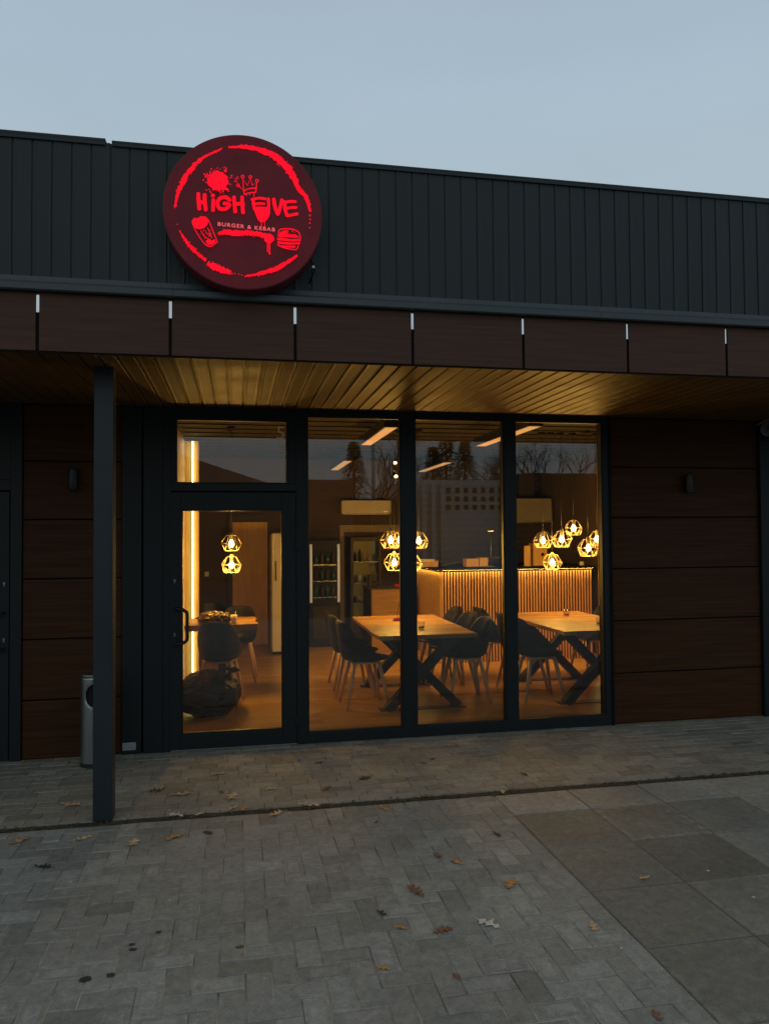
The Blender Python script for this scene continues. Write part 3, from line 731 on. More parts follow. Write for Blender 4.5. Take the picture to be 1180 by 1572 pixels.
# counter
ct = thing('counter', 'long bar counter faced with vertical oak slats, lit from under its top', 'counter', (2.55, 3.18, FZ))
MB().box(.02, 2.10, .035, 1.40, .0, 1.175).build('carcass', 'carc', ct)
q = MB(); n_ = int(2.08/.040)
for k in range(n_):
    q.cur = 0; q.box(.026+k*.04, .026+k*.04+.021, .006, .0095, .0, 1.17)
    q.cur = 1; q.box(.0265+k*.04, .026+k*.04+.0205, .0098, .0345, .0, 1.169)
q.build('slat_front', [M('oak_slat_face', (.60, .33, .16), (.46, .24, .11), scale=3, stretch=(6, 6, .8), rough=.5), 'carc'], ct)
MB().box(.0, .019, .0, 1.42, .0, 1.18).build('side_panel', 'oakx', ct, .001)
MB().box(-.040, 2.14, -.040, 1.45, 1.195, 1.225).box(-.040, 2.14, -.040, -.034, 1.176, 1.1945).box(-.040, -.034, -.0335, 1.45, 1.176, 1.1945).build('worktop', M('matt_black', (.010, .009, .008), (.008, .007, .006), rough=.85, spec=.1), ct, .002)
MB().box(.02, 2.10, -.030, -.012, 1.186, 1.1945).box(-.031, -.014, .0, 1.40, 1.186, 1.1945).build('light_strip', 'ledc', ct)
lc = thing('low_counter', 'lower plain oak counter left of the bar, behind the far end of the middle table', 'counter', (1.86, 4.30, FZ))
MB().box(.0, .64, .0, .60, .0, .885).build('carcass', 'oakx', lc, .002)
MB().box(-.02, -.001, -.01, .60, .0, .885).build('side_panel', 'carc', lc, .001)
MB().box(-.03, .66, -.02, .62, .886, .905).build('worktop', 'slatd', lc, .001)
CZ = FZ+1.226
def simple(name, label, cat, loc, parts_, group=None):
    t = thing(name, label, cat, loc, 0, group)
    for nm, mb, mt, bv in parts_: mb.build(nm, mt, t, bv)
    return t
simple('wooden_crate', 'small wooden crate with papers on the bar, left of the sloping screen', 'crate', (2.37, 3.55, CZ), [('crate', MB().box(0, .26, 0, .2, 0, .012).box(0, .012, 0, .2, .012, .085).box(.248, .26, 0, .2, .012, .085).box(.012, .248, 0, .012, .012, .07).box(.012, .248, .188, .2, .012, .07), 'oakx', .001), ('papers', MB().box(.03, .22, .03, .15, .013, .10), 'paper', .002)])
simple('cardboard_box', 'card box with a dark mark on the bar under the dark wall', 'box', (2.98, 3.42, CZ), [('carton', MB().box(0, .17, 0, .16, 0, .105).box(.10, .104, -.001, .0, .02, .09), 'card', .002), ('lid', MB().box(.18, .30, .0, .16, 0, .115), 'card', .002)])
simple('menu_board', 'pale oak upright menu board standing on the bar', 'board', (3.76, 3.34, CZ), [('board', MB().box(0, .085, 0, .02, 0, .27), 'oak', .002), ('foot', MB().box(-.01, .095, -.03, .05, .0, .006), 'oak', .001)])
q = MB().box(0, .20, 0, .16, 0, .30)
simple('dispenser_box', 'tall oak box with a round hole standing on the bar', 'box', (3.90, 3.38, CZ), [('box', q, 'oak', .004), ('round_hole', MB().tube([(.135, -.002, .15), (.135, .002, .15)], .025, 20), 'dark', 0), ('top_drawer', MB().box(.02, .18, -.003, -.0005, .22, .28), 'oakx', .001)])
simple('tablet_stand', 'thin black pole with a small flat head standing on the bar', 'stand', (3.30, 3.36, CZ), [('pole', MB().tube([(0, 0, 0), (0, 0, .46)], .006, 8).lathe([(.05, 0), (.05, .008)], n=18), 'steel', 0), ('head', MB().box(-.05, .04, -.02, .02, .46, .475), 'steel', .002)])
simple('glass_jar', 'small pale jar alone on the right part of the bar', 'jar', (4.27, 3.36, CZ), [('jar', MB().lathe([(.018, 0), (.02, .01), (.02, .05), (.015, .06)], n=14), 'white', 0), ('lid', MB().lathe([(.017, .0605), (.017, .07)], n=14), 'card', 0)])
simple('paper_roll', 'pale paper roll at the right end of the bar', 'roll', (4.56, 3.30, CZ), [('roll', MB().lathe([(.03, 0), (.03, .05)], n=18), 'paper', .002), ('core', MB().lathe([(.012, .0505), (.012, .052)], n=12), 'card', 0)])
# sloping glass guard over the bar
simple('glass_screen', 'low sloping screen lying along the bar beside the card box', 'screen', (2.66, 3.60, CZ), [('rail', MB().bar((.02, 0, .012), (.56, 0, .115), .03, .016).bar((.56, 0, .115), (1.10, 0, .10), .03, .016), 'slatd', .001), ('support', MB().bar((.56, 0, .0), (.56, 0, .105), .012, .012), 'steel', 0)])
simple('coffee_grinder', 'black grinder with clear hopper on the low oak counter', 'machine', (1.93, 4.62, FZ+.906), [('body', MB().box(-.06, .06, -.08, .08, 0, .17).box(-.03, .03, -.13, -.0805, .07, .1), 'blackmetal', .008), ('hopper', MB().lathe([(.02, .171), (.055, .22), (.06, .30), (.045, .31)], n=20), 'cglass', 0), ('lid', MB().lathe([(.05, .3105), (.05, .325)], n=20), 'blackmetal', .001)])
simple('red_tray', 'red tray lying on the low oak counter by the mullion', 'tray', (2.25, 4.42, FZ+.906), [('tray', MB().box(0, .22, 0, .16, 0, .008).box(0, .22, 0, .01, .008, .03).box(0, .22, .15, .16, .008, .03), 'red', .002), ('cup', MB().lathe([(.025, .009), (.035, .05)], (.1, .08, 0), 14), 'blackmetal', 0)])
# hood behind the bar
simple('range_hood', 'pale steel extractor hood on the wall behind the bar', 'hood', (4.20, 4.85, 1.86), [('canopy', MB().box(0, .62, 0, .58, 0, .36), M('hood_steel', (.30, .29, .24), (.25, .24, .2), rough=.4, scale=3), .004), ('lip', MB().box(-.01, .63, -.01, .58, -.02, -.0005), 'steel', .002), ('duct', MB().box(.2, .45, .3, .55, .3605, .98), 'slatd', .002)])
# air conditioner
simple('air_conditioner', 'white wall mounted air conditioner high on the back wall', 'air conditioner', (1.57, RY1-.20, 1.965), [('body', MB().box(0, .78, .0, .199, .03, .245), 'white', .02), ('flap', MB().bar((.03, .03, .026), (.75, .03, .026), .07, .008), 'white', .002), ('display', MB().box(.66, .72, -.002, -.0005, .06, .075), 'lampd', 0)])
# white refrigerator
fr = thing('refrigerator', 'white refrigerator with rounded corners beside the inner oak door', 'refrigerator', (.47, 4.40, FZ))
MB().box(0, .52, .05, .58, .03, 1.70).build('body', 'white', fr, .05, seg=6)
MB().box(0.004, .516, 0, .048, .04, 1.69).build('door', 'white', fr, .022, seg=5)
MB().tube([(.06, -.001, 1.30), (.06, -.035, 1.28), (.06, -.035, 1.05), (.06, -.001, 1.03)], .008, 8).build('handle', 'blackmetal', fr)
MB().box(.02, .50, .06, .56, .0, .03).build('plinth', 'rubber', fr)
# drinks cooler
co = thing('drinks_cooler', 'drinks cooler with lit white edges and green and red bottles', 'refrigerator', (1.05, 4.95, FZ))
MB().box(0, .46, .05, .45, 0, 1.58).build('cabinet', 'rubber', co, .01)
for xx in (.005, .415): MB().tube([(xx+.02, .03, .66), (xx+.02, .018, .9), (xx+.02, .015, 1.15), (xx+.02, .018, 1.4), (xx+.02, .03, 1.52)], .018, 8).build('light_strip', E_('cooler_edge', (1, .78, .45), .30), co)
for kz, zz in enumerate((.74, .98, 1.22)):
    MB().box(.06, .40, .02, .049, zz-.012, zz).build('shelf', 'steel', co)
    for kx in range(4):
        MB().lathe([(.026, 0), (.03, .01), (.03, .11), (.012, .16), (.012, .19)], (.105+kx*.083, .018, zz+.0005), 12).build('bottle', ('green', 'carc', 'green', 'slatd')[(kx+kz) % 4], co)
MB().box(.05, .41, .02, .049, .12, .60).build('lower_panel', 'slatd', co, .005)
# glass door fridge with lit contents
gf = thing('display_fridge', 'glass fronted display fridge with dim yellow contents behind the low counter', 'refrigerator', (1.68, 5.05, FZ))
MB().box(0, .04, 0, .36, 0, 1.62).box(.43, .47, 0, .36, 0, 1.62).box(.04, .43, 0, .36, 1.56, 1.62).box(.04, .43, 0, .36, 0, .36).box(.04, .43, .34, .36, .36, 1.56).build('cabinet', 'slatd', gf, .003)
MB().box(.041, .429, .32, .339, .361, 1.559).build('back_panel', 'fridge_in', gf)
random.seed(8)
for zz in (.62, .92, 1.24):
    MB().box(.041, .429, .03, .315, zz, zz+.012).build('shelf', 'steel', gf)
    for k in range(5):
        h_ = random.uniform(.08, .2)
        MB().lathe([(.026, 0), (.026, h_*.7), (.012, h_*.85), (.012, h_)], (.08+k*.076, .12, zz+.0125), 10).build('jar', random.choice(('card', 'green', 'oak', 'slatd', 'paper')), gf)
MB().box(.04, .43, -.006, -.001, .36, 1.56).build('glass_door', 'cglass', gf)
MB().tube([(.05, -.007, 1.2), (.05, -.03, 1.19), (.05, -.03, .9), (.05, -.007, .89)], .006, 8).build('handle', 'steel', gf)

# things on the tables
TZ = FZ+.7355
def candle(x, y, label, red=False):
    t = thing('candle_glass', label, 'candle holder', (x, y, TZ), 0, 'small glass candle holders on the tables')
    q = MB(); q.lathe([(.030, 0), (.034, .004), (.036, .075), (.033, .075), (.031, .008), (.001, .008)], n=20, cap=False)
    q.build('glass', 'cglass', t)
    MB().lathe([(.030, .009), (.030, .030)], n=18).build('wax', 'red', t)
candle(1.77, 1.02, 'squat glass candle holder near the front of the middle table')
candle(3.62, 1.75, 'glass candle holder at the back of the right table'); candle(3.60, .92, 'glass candle holder nearest the glass on the right table')
simple('sauce_holder', 'small red holder with a thin wire by the first mullion on the middle table', 'holder', (1.69, 1.78, TZ), [('base', MB().lathe([(.04, 0), (.045, .01), (.035, .035)], n=18), 'red', .001), ('wire', MB().tube([(0, 0, .035), (.01, 0, .12), (.04, .01, .23)], .003, 6), 'blackmetal', 0)])
def blob(name, mat, parent, c, rad, amp, fr_, nu=26, nv=40, seed=0, flat=.0, ridge=True):
    q = MB()
    def p(u, v):
        a = math.pi*u; b = 2*math.pi*v
        d = Vector((math.sin(a)*math.cos(b), math.sin(a)*math.sin(b), -math.cos(a)))
        s_ = noise.noise(d*fr_+Vector((seed, 0, 0)))
        if ridge:
            e_ = Vector((d.x+d.z*.5, d.y, d.z*1.3)); s_ = s_*.6+.5*(.5-abs(noise.noise(e_*fr_*2.3+Vector((0, seed, 0)))))+.22*(.5-abs(noise.noise(e_*fr_*4.2+Vector((0, seed, 2)))))+.035*(.5-abs(noise.noise(e_*fr_*11+Vector((3, seed, 2)))))
        k_ = 1+amp*s_
        z = c[2]+rad[2]*d.z*k_
        return (c[0]+rad[0]*d.x*k_, c[1]+rad[1]*d.y*k_, max(z, flat))
    q.grid(p, nu, nv, wrap=True)
    return q.build(name, mat, parent)
bg = thing('rubbish_bag', 'full black rubbish bag on the floor inside the door', 'bag', (-.27, 1.10, FZ))
blob('bag', 'bagm', bg, (0, 0, .185), (.285, .24, .205), .20, 1.5, 130, 180, seed=4, flat=.001)
q = MB(); q.tube([(.17, -.05, .33), (.20, -.06, .38), (.21, -.07, .405)], [.05, .018, .016], 14); q.tube([(.21, -.07, .40), (.25, -.09, .425), (.30, -.09, .41)], [.016, .03, .005], 12); q.tube([(.21, -.07, .40), (.20, -.10, .44), (.16, -.13, .44)], [.016, .026, .006], 12)
q.build('knot', 'bagm', bg)
pb = thing('plastic_bag', 'crumpled shiny bag of odds and ends on the small table', 'bag', (-.235, 2.03, TZ))
blob('bag', M('glitter_foil', (.30, .24, .16), (.03, .028, .025), scale=30, rough=.2, bump=.9, bscale=45, metal=.6), pb, (0, 0, .05), (.145, .09, .068), .6, 3.2, 46, 70, seed=2, flat=.001)
simple('glass_tumbler', 'frosted tumbler at the right of the shiny bag on the small table', 'glass', (-.03, 1.98, TZ), [('glass', MB().lathe([(.028, 0), (.036, .09), (.033, .09), (.025, .006)], n=18), 'paper', 0), ('straw', MB().tube([(0, 0, .01), (.02, 0, .13)], .003, 6), 'white', 0)])

# ================================================================= SIGN
SY = -1.93; SC = (.043, 3.510); SR = .441
sg = thing('round_sign', 'round backlit maroon sign with glowing red burger and kebab graffiti logo', 'sign', (SC[0], SY, SC[1]))
n_ = 96
def disc(q, r, y0, y1, inner=None):
    a = [q.add((r*math.cos(6.28318*k/n_), y0, r*math.sin(6.28318*k/n_))) for k in range(n_)]; b = [q.add((r*math.cos(6.28318*k/n_), y1, r*math.sin(6.28318*k/n_))) for k in range(n_)]
    for k in range(n_): q.face((a[k], b[k], b[(k+1) % n_], a[(k+1) % n_]), False)
    q.face(a); q.face(b[::-1])
q = MB(); disc(q, SR, .004, .135); q.build('sign_can', 'sign_rim', sg, .003)
q = MB(); disc(q, SR-.006, -.002, .0035); q.build('sign_face', 'sign_face', sg)
MB().tube([(.375, .05, -.232), (.40, .06, -.25), (.405, .10, -.275), (.38, .17, -.33)], .005, 8).build('cable', 'rubber', sg)
MB().box(.385, .400, .03, .06, -.285, -.268).build('cable_gland', 'steel', sg, .002)
MB().box(-.25, -.2, .135, .153, -.25, .25).box(.2, .25, .135, .153, -.25, .25).build('bracket', 'blackmetal', sg)
def S(cx, cy_): return (8.5376e-4*cx-2.09e-6*cy_-.471151-SC[0], 6.41e-5*cx-8.7839e-4*cy_+3.970701-SC[1])
lay = [0]
rs = random.Random(21)
def flat_poly(q, pts):
    lay[0] += 1; y = -.0026-.00004*lay[0]
    ids = [q.add((p[0], y, p[1])) for p in (S(*p) for p in pts)]
    c = q.add((sum(q.v[i][0] for i in ids)/len(ids), y, sum(q.v[i][2] for i in ids)/len(ids)))
    for k in range(len(ids)): q.face((c, ids[k], ids[(k+1) % len(ids)]))
def dot(q, x, y, r, n=10, jag=.15, ax=1): flat_poly(q, [(x+r*ax*(1+rs.uniform(-jag, jag))*math.cos(6.283*k/n), y+r*(1+rs.uniform(-jag, jag))*math.sin(6.283*k/n)) for k in range(n)])
def cat_(pts, m=8):
    P = [Vector(p) for p in pts]; o_ = []
    for i in range(len(P)-1):
        p0 = P[max(i-1, 0)]; p1 = P[i]; p2 = P[i+1]; p3 = P[min(i+2, len(P)-1)]
        for k in range(m):
            t = k/m; o_.append(.5*((2*p1)+(p2-p0)*t+(2*p0-5*p1+4*p2-p3)*t*t+(3*p1-p0-3*p2+p3)*t**3))
    o_.append(P[-1]); return o_
def stroke(q, pts, wd, rough=.08, spray=0, m=8, curve=True):
    ws = wd if isinstance(wd, (list, tuple)) else [wd]*len(pts)
    P = cat_([(p[0], p[1], w_) for p, w_ in zip(pts, ws)], m) if curve else [Vector((p[0], p[1], w_)) for p, w_ in zip(pts, ws)]
    lay[0] += 1; y = -.0026-.00004*lay[0]; L_, R_ = [], []
    for i, p in enumerate(P):
        d = (P[min(i+1, len(P)-1)]-P[max(i-1, 0)]); d.z = 0; d.normalize(); n = Vector((-d.y, d.x))
        a = p.z/2*(1+rs.uniform(-rough, rough)*2); b = p.z/2*(1+rs.uniform(-rough, rough)*2)
        L_.append((p.x+n.x*a, p.y+n.y*a)); R_.append((p.x-n.x*b, p.y-n.y*b))
    li = [q.add((s_[0], y, s_[1])) for s_ in (S(*p) for p in L_)]; ri = [q.add((s_[0], y, s_[1])) for s_ in (S(*p) for p in R_)]
    for i in range(len(P)-1): q.face((li[i], li[i+1], ri[i+1], ri[i]))
    if rough < .12:
        dot(q, P[0].x, P[0].y, P[0].z/2, 12, .04); dot(q, P[-1].x, P[-1].y, P[-1].z/2, 12, .04)
    for i in range(spray):
        p = rs.choice(P); a = rs.uniform(0, 6.28); rr2 = p.z/2*rs.uniform(.9, 1.45); dot(q, p.x+math.cos(a)*rr2, p.y+math.sin(a)*rr2, rs.uniform(1.6, 5), 6, .4)
# ring of brush strokes
q = MB()
stroke(q, [(462, 160), (340, 225), (262, 300), (205, 400), (178, 470), (165, 542)], [9, 17, 30, 26, 18, 9], .22, 90)
stroke(q, [(505, 155), (620, 150), (740, 178), (850, 240), (920, 330), (962, 420), (1012, 475), (1040, 570)], [10, 24, 34, 42, 40, 28, 24, 12], .14, 110)
stroke(q, [(195, 690), (228, 748), (290, 820), (362, 885)], [4, 14, 24, 14], .2, 50)
stroke(q, [(370, 902), (440, 935), (520, 962)], [22, 38, 22], .2, 50)
stroke(q, [(610, 990), (720, 972), (830, 935), (952, 858)], [5, 24, 26, 16], .18, 50)
for a in ((1036, 600, 6), (1037, 625, 5), (1035, 650, 5), (1033, 680, 4), (183, 655, 4), (545, 972, 4), (570, 976, 4), (590, 982, 4), (822, 264, 5), (834, 275, 4)): dot(q, *a, 7, .3)
q.build('brush_ring', 'sign_red', sg)
q = MB()
W_ = 24
for pts in ([(313, 462), (315, 510), (320, 556)], [(353, 468), (354, 515), (360, 562)], [(316, 522), (336, 514), (356, 517)],
            [(408, 500), (407, 535), (406, 566)],
            [(512, 500), (485, 482), (448, 492), (434, 525), (450, 556), (488, 556), (510, 530), (478, 522)],
            [(540, 484), (543, 530), (548, 574)], [(592, 482), (594, 530), (598, 580)], [(546, 530), (570, 524), (598, 530)]):
    stroke(q, pts, W_, .05)
dot(q, 406, 472, 13, 12, .06)
for pts, w_ in (([(656, 496), (700, 488), (742, 492)], 17), ([(664, 500), (666, 530), (674, 560)], 20), ([(672, 527), (700, 522), (735, 524)], 15),
                ([(762, 492), (764, 530), (762, 566)], 20), ([(797, 496), (806, 545), (824, 590)], 23), ([(850, 500), (840, 545), (826, 590)], 21),
                ([(868, 512), (872, 560), (884, 600)], 23), ([(868, 516), (905, 508), (940, 510)], 17), ([(876, 556), (910, 549), (944, 548)], 17), ([(884, 602), (915, 597), (950, 590)], 19)):
    stroke(q, pts, w_, .05)
flat_poly(q, [(668, 548), (700, 542), (740, 545), (772, 552), (772, 590), (760, 618), (742, 640), (712, 646), (694, 630), (682, 600), (672, 575)])
stroke(q, [(716, 640), (717, 664)], 6, .05); stroke(q, [(738, 636), (739, 690)], 5, .05); dot(q, 739, 692, 4)
q.build('lettering', 'sign_red', sg)
q = MB()
flat_poly(q, [(437+62*(1+rs.uniform(-.10, .12))*math.cos(6.283*k/40)*1.06, 378+60*(1+rs.uniform(-.10, .12))*math.sin(6.283*k/40)) for k in range(40)])
for k in range(70):
    a = rs.uniform(0, 6.28); r = 60*rs.uniform(1.0, 1.5)**1.2; dot(q, 437+r*math.cos(a), 378+r*math.sin(a), rs.uniform(1.5, 5.5), 7, .4)
dot(q, 485, 316, 9); dot(q, 490, 432, 8, ax=1.6); dot(q, 345, 375, 5); dot(q, 362, 352, 6)
q.build('splatter', 'sign_red', sg)
q = MB()
stroke(q, [(568, 412), (602, 440), (596, 364), (626, 408), (645, 362), (658, 408), (686, 386), (682, 432)], 8, .05, curve=False)
stroke(q, [(600, 442), (640, 428), (684, 424)], 8, .05); stroke(q, [(606, 466), (640, 456), (680, 452)], 8, .05); stroke(q, [(602, 442), (606, 466)], 7, .05, curve=False); stroke(q, [(683, 426), (680, 452)], 7, .05, curve=False)
for x, y in ((566, 408), (595, 352), (645, 354), (688, 378)):
    stroke(q, [(x+9*math.cos(6.283*k/10), y+9*math.sin(6.283*k/10)) for k in range(11)], 6, .03, curve=False)
for a, b in (((543, 380), (560, 388)), ((548, 362), (560, 374)), ((560, 352), (568, 362))): stroke(q, [a, b], 5, .05)
for x, l_ in ((620, 16), (640, 10), (668, 22)): stroke(q, [(x, 460), (x+1, 460+l_)], 5, .05)
q.build('crown', 'sign_red', sg)
q = MB()
flat_poly(q, [(272, 640), (285, 618), (310, 620), (330, 606), (362, 610), (380, 630), (372, 660), (352, 682), (322, 690), (296, 684), (278, 665)])
stroke(q, [(284, 676), (318, 735), (356, 786)], 5, .1); stroke(q, [(378, 632), (402, 690), (432, 766)], 6, .1); stroke(q, [(356, 786), (390, 800), (434, 772)], 7, .1)
stroke(q, [(330, 700), (352, 735), (378, 752)], 4, .1); stroke(q, [(372, 680), (390, 722), (400, 745)], 4, .1)
flat_poly(q, [(360, 766), (382, 752), (402, 764), (418, 752), (422, 772), (398, 790), (372, 788)])
for k in range(16): dot(q, rs.uniform(325, 400), rs.uniform(690, 750), rs.uniform(2, 5), 6, .4)
q.build('cup_drawing', 'sign_red', sg)
q = MB()
stroke(q, [(825, 738), (832, 700), (868, 690), (925, 694), (962, 716), (972, 752)], [6, 8, 8, 8, 8, 8], .08)
flat_poly(q, [(836, 712), (868, 700), (888, 702), (876, 722), (900, 730), (938, 726), (958, 738), (962, 750), (826, 742)])
flat_poly(q, [(818, 748), (850, 746), (900, 756), (972, 756), (974, 770), (930, 774), (880, 770), (820, 764)])
flat_poly(q, [(820, 770), (870, 776), (930, 780), (972, 776), (966, 792), (900, 794), (824, 786)])
stroke(q, [(822, 792), (860, 812), (920, 824), (946, 824), (958, 800)], 8, .08)
flat_poly(q, [(840, 796), (880, 800), (940, 800), (938, 814), (890, 812), (852, 806)])
for k in range(8): dot(q, rs.uniform(885, 935), rs.uniform(700, 718), 3, 6, .3)
q.build('burger_drawing', 'sign_red', sg)
q = MB()
stroke(q, [(448, 718), (490, 710), (560, 718), (640, 716), (720, 730), (780, 744)], [22, 30, 34, 32, 30, 26], .10, 40)
dot(q, 766, 755, 32, 18, .14); stroke(q, [(756, 775), (757, 838)], 8, .05); stroke(q, [(770, 775), (769, 848)], 9, .05); dot(q, 769, 850, 7)
q.build('paint_stroke', 'sign_red', sg)
tx = text('BURGER & KEBAB', 'small_lettering', 'sign_lite', (0, 0, 0), .029, sg, extrude=.0004, bold=.0007, space=1.25)
p0 = S(620, 679); wdt = max(v.co.x for v in tx.data.vertices)-min(v.co.x for v in tx.data.vertices)
tx.location = (p0[0], -.0075, p0[1]); tx.scale = (.316/wdt, 1, 1); tx.rotation_euler = (R(90), R(1.9), 0)
sl = bpy.data.lights.new('sign_glow', 'POINT')
bpy.data.lights.remove(sl)

# ================================================================= SMALL EXTERIOR THINGS
# steel ash bin
bn = thing('litter_bin', 'tall round stainless steel litter bin with a round opening, behind the post', 'bin', (-1.035, -.235, .001))
q = MB(); nA, nz_ = 48, 40; r0 = .098
ids = {}
for j in range(nz_+1):
    z = .018+(.655-.018)*j/nz_
    for k in range(nA): a = 2*math.pi*k/nA; ids[j, k] = q.add((r0*math.cos(a), r0*math.sin(a), z))
for j in range(nz_):
    for k in range(nA):
        a = 2*math.pi*(k+.5)/nA; z = .018+(.655-.018)*(j+.5)/nz_
        da = (a-math.radians(283)+math.pi) % (2*math.pi)-math.pi
        if (da*r0/.076)**2+((z-.525)/.088)**2 < 1: continue
        q.face((ids[j, k], ids[j, (k+1) % nA], ids[j+1, (k+1) % nA], ids[j+1, k]), True)
q.build('body', 'steel', bn, solid=.002)
q = MB(); pth = []
for k in range(30):
    t_ = 2*math.pi*k/30; a = math.radians(283)+.078*math.cos(t_)/r0; pth.append(((r0+.001)*math.cos(a), (r0+.001)*math.sin(a), .525+.090*math.sin(t_)))
q.tube(pth, .0035, 6, closed=True); q.build('opening_rim', 'steel', bn)
MB().lathe([(.094, .02), (.094, .64)], n=32).build('liner', 'dark', bn).scale = (.9, .9, 1)
MB().lathe([(.101, .656), (.103, .66), (.103, .672), (.095, .680), (.06, .684)], n=40).build('lid', 'steel', bn, .001)
MB().lathe([(.103, .0), (.103, .018)], n=40).build('base', 'rubber', bn, .002)
a = math.radians(290)
MB().box(-.016, .016, -.104, -.0985, .515, .62).build('ash_flap', 'steel', bn, .004).rotation_euler = (0, 0, R(16))
MB().box(-.028, .028, -.1015, -.0992, .30, .43).build('service_door', 'steel', bn, .012).rotation_euler = (0, 0, R(14))

def wall_lamp(x, z, label):
    t = thing('wall_lamp', label, 'lamp', (x, -.012, z), 0, 'unlit up and down wall lamps')
    MB().lathe([(.030, -.082), (.036, -.078), (.036, .078), (.030, .082)], (0, -.055, 0), 24).build('body', 'blackmetal', t, .001)
    MB().box(-.022, .022, -.022, .0, -.05, .05).build('bracket', 'blackmetal', t, .002)
    MB().lathe([(.027, -.084), (.027, -.0822)], (0, -.055, 0), 20).lathe([(.027, .0822), (.027, .084)], (0, -.055, 0), 20).build('lens', 'cglass', t)
wall_lamp(-1.228, 2.13, 'unlit black wall lamp on the left woodgrain wall, left of the post')
wall_lamp(3.985, 2.125, 'unlit black wall lamp on the right woodgrain wall')
cc = thing('security_camera', 'grey turret security camera on the dark pilaster at the right edge', 'camera', (4.80, -.05, 2.655))
MB().tube([(0, .0, 0), (0, -.03, 0)], .052, 24).build('base', M('camera_base', (.30, .30, .30), rough=.4), cc, .003)
dv = Vector((-.25, -1, -.45)).normalized(); c0 = Vector((0.03, -.072, -.01))
MB().sphere(c0, .05, 14, 24).build('dome', M('camera_shell', (.30, .30, .30), rough=.4), cc)
q = MB(); pr_ = [c0+dv*.022, c0+dv*.050]; q.tube(pr_, [.058, .054], 28)
q.build('face_ring', M('camera_grey', (.62, .62, .60), rough=.45), cc, .003)
MB().tube([c0+dv*.0505, c0+dv*.056], .034, 24).build('lens', 'blackmetal', cc, .001)
MB().tube([(.03, -.05, .045), (0, -.07, .055), (-.04, -.075, .055), (-.07, -.05, .035), (-.085, -.005, .02)], .005, 8).build('cable', M('camera_cable', (.25, .25, .25), rough=.5), cc)
cc.scale = (1.35, 1.0, 1.35); cc.location.z = 2.635

# fallen leaves
def leaf_mesh(seed, mat):
    r = random.Random(seed); q = MB(); n = 26; nl = r.choice((3, 4, 4))
    curl = r.uniform(.15, .9); twist = r.uniform(-.5, .5); up = r.uniform(.0, .5)
    rows = []
    for i in range(n+1):
        t = i/n; env = math.sin(math.pi*t**.72)**.75 if 0 < t < 1 else 0
        row = []
        for sgn in (-1, 1):
            w_ = env*(.20+.13*math.cos(2*math.pi*nl*t+(.5 if sgn > 0 else 0)+2.6))*(1+r.uniform(-.08, .08))
            row.append(sgn*max(w_, .012))
        rows.append((t, row))
    def bend(x, y):
        z = curl*.55*y*y*4*.5+up*.35*(x-.3)**2+.03*math.sin(x*9+seed)+twist*x*y*.6+.012*abs(math.sin(x*22))
        return (x-.5, y*(1-.25*curl), max(z, 0)+.03)
    ids = []
    for t, row in rows:
        ids.append([q.add(bend(t, row[0])), q.add(bend(t, row[0]*.5)), q.add(bend(t, 0)), q.add(bend(t, row[1]*.5)), q.add(bend(t, row[1]))])
    for A, B_ in zip(ids, ids[1:]):
        for k in range(4): q.face((A[k], B_[k], B_[k+1], A[k+1]), True)
    st = MB(); st.tube([bend(.0, 0), (-.62, .02, .03), (-.74, .06+.05*twist, .02)], [.012, .009, .012], 5)
    return q, st
LM = [M('leaf_tan', (.74, .54, .33), (.50, .33, .18), scale=5, rough=.7, rnd=True), M('leaf_brown', (.32, .14, .07), (.18, .08, .04), scale=5, rough=.7, rnd=True),
      M('leaf_ochre', (.66, .34, .12), (.42, .20, .07), scale=5, rough=.65, rnd=True), M('leaf_pale', (.80, .74, .62), (.6, .52, .4), scale=5, rough=.75, rnd=True), M('leaf_dark', (.07, .05, .035), (.04, .03, .02), scale=6, rough=.75)]
tan, brn, och, pale, drk = range(5)
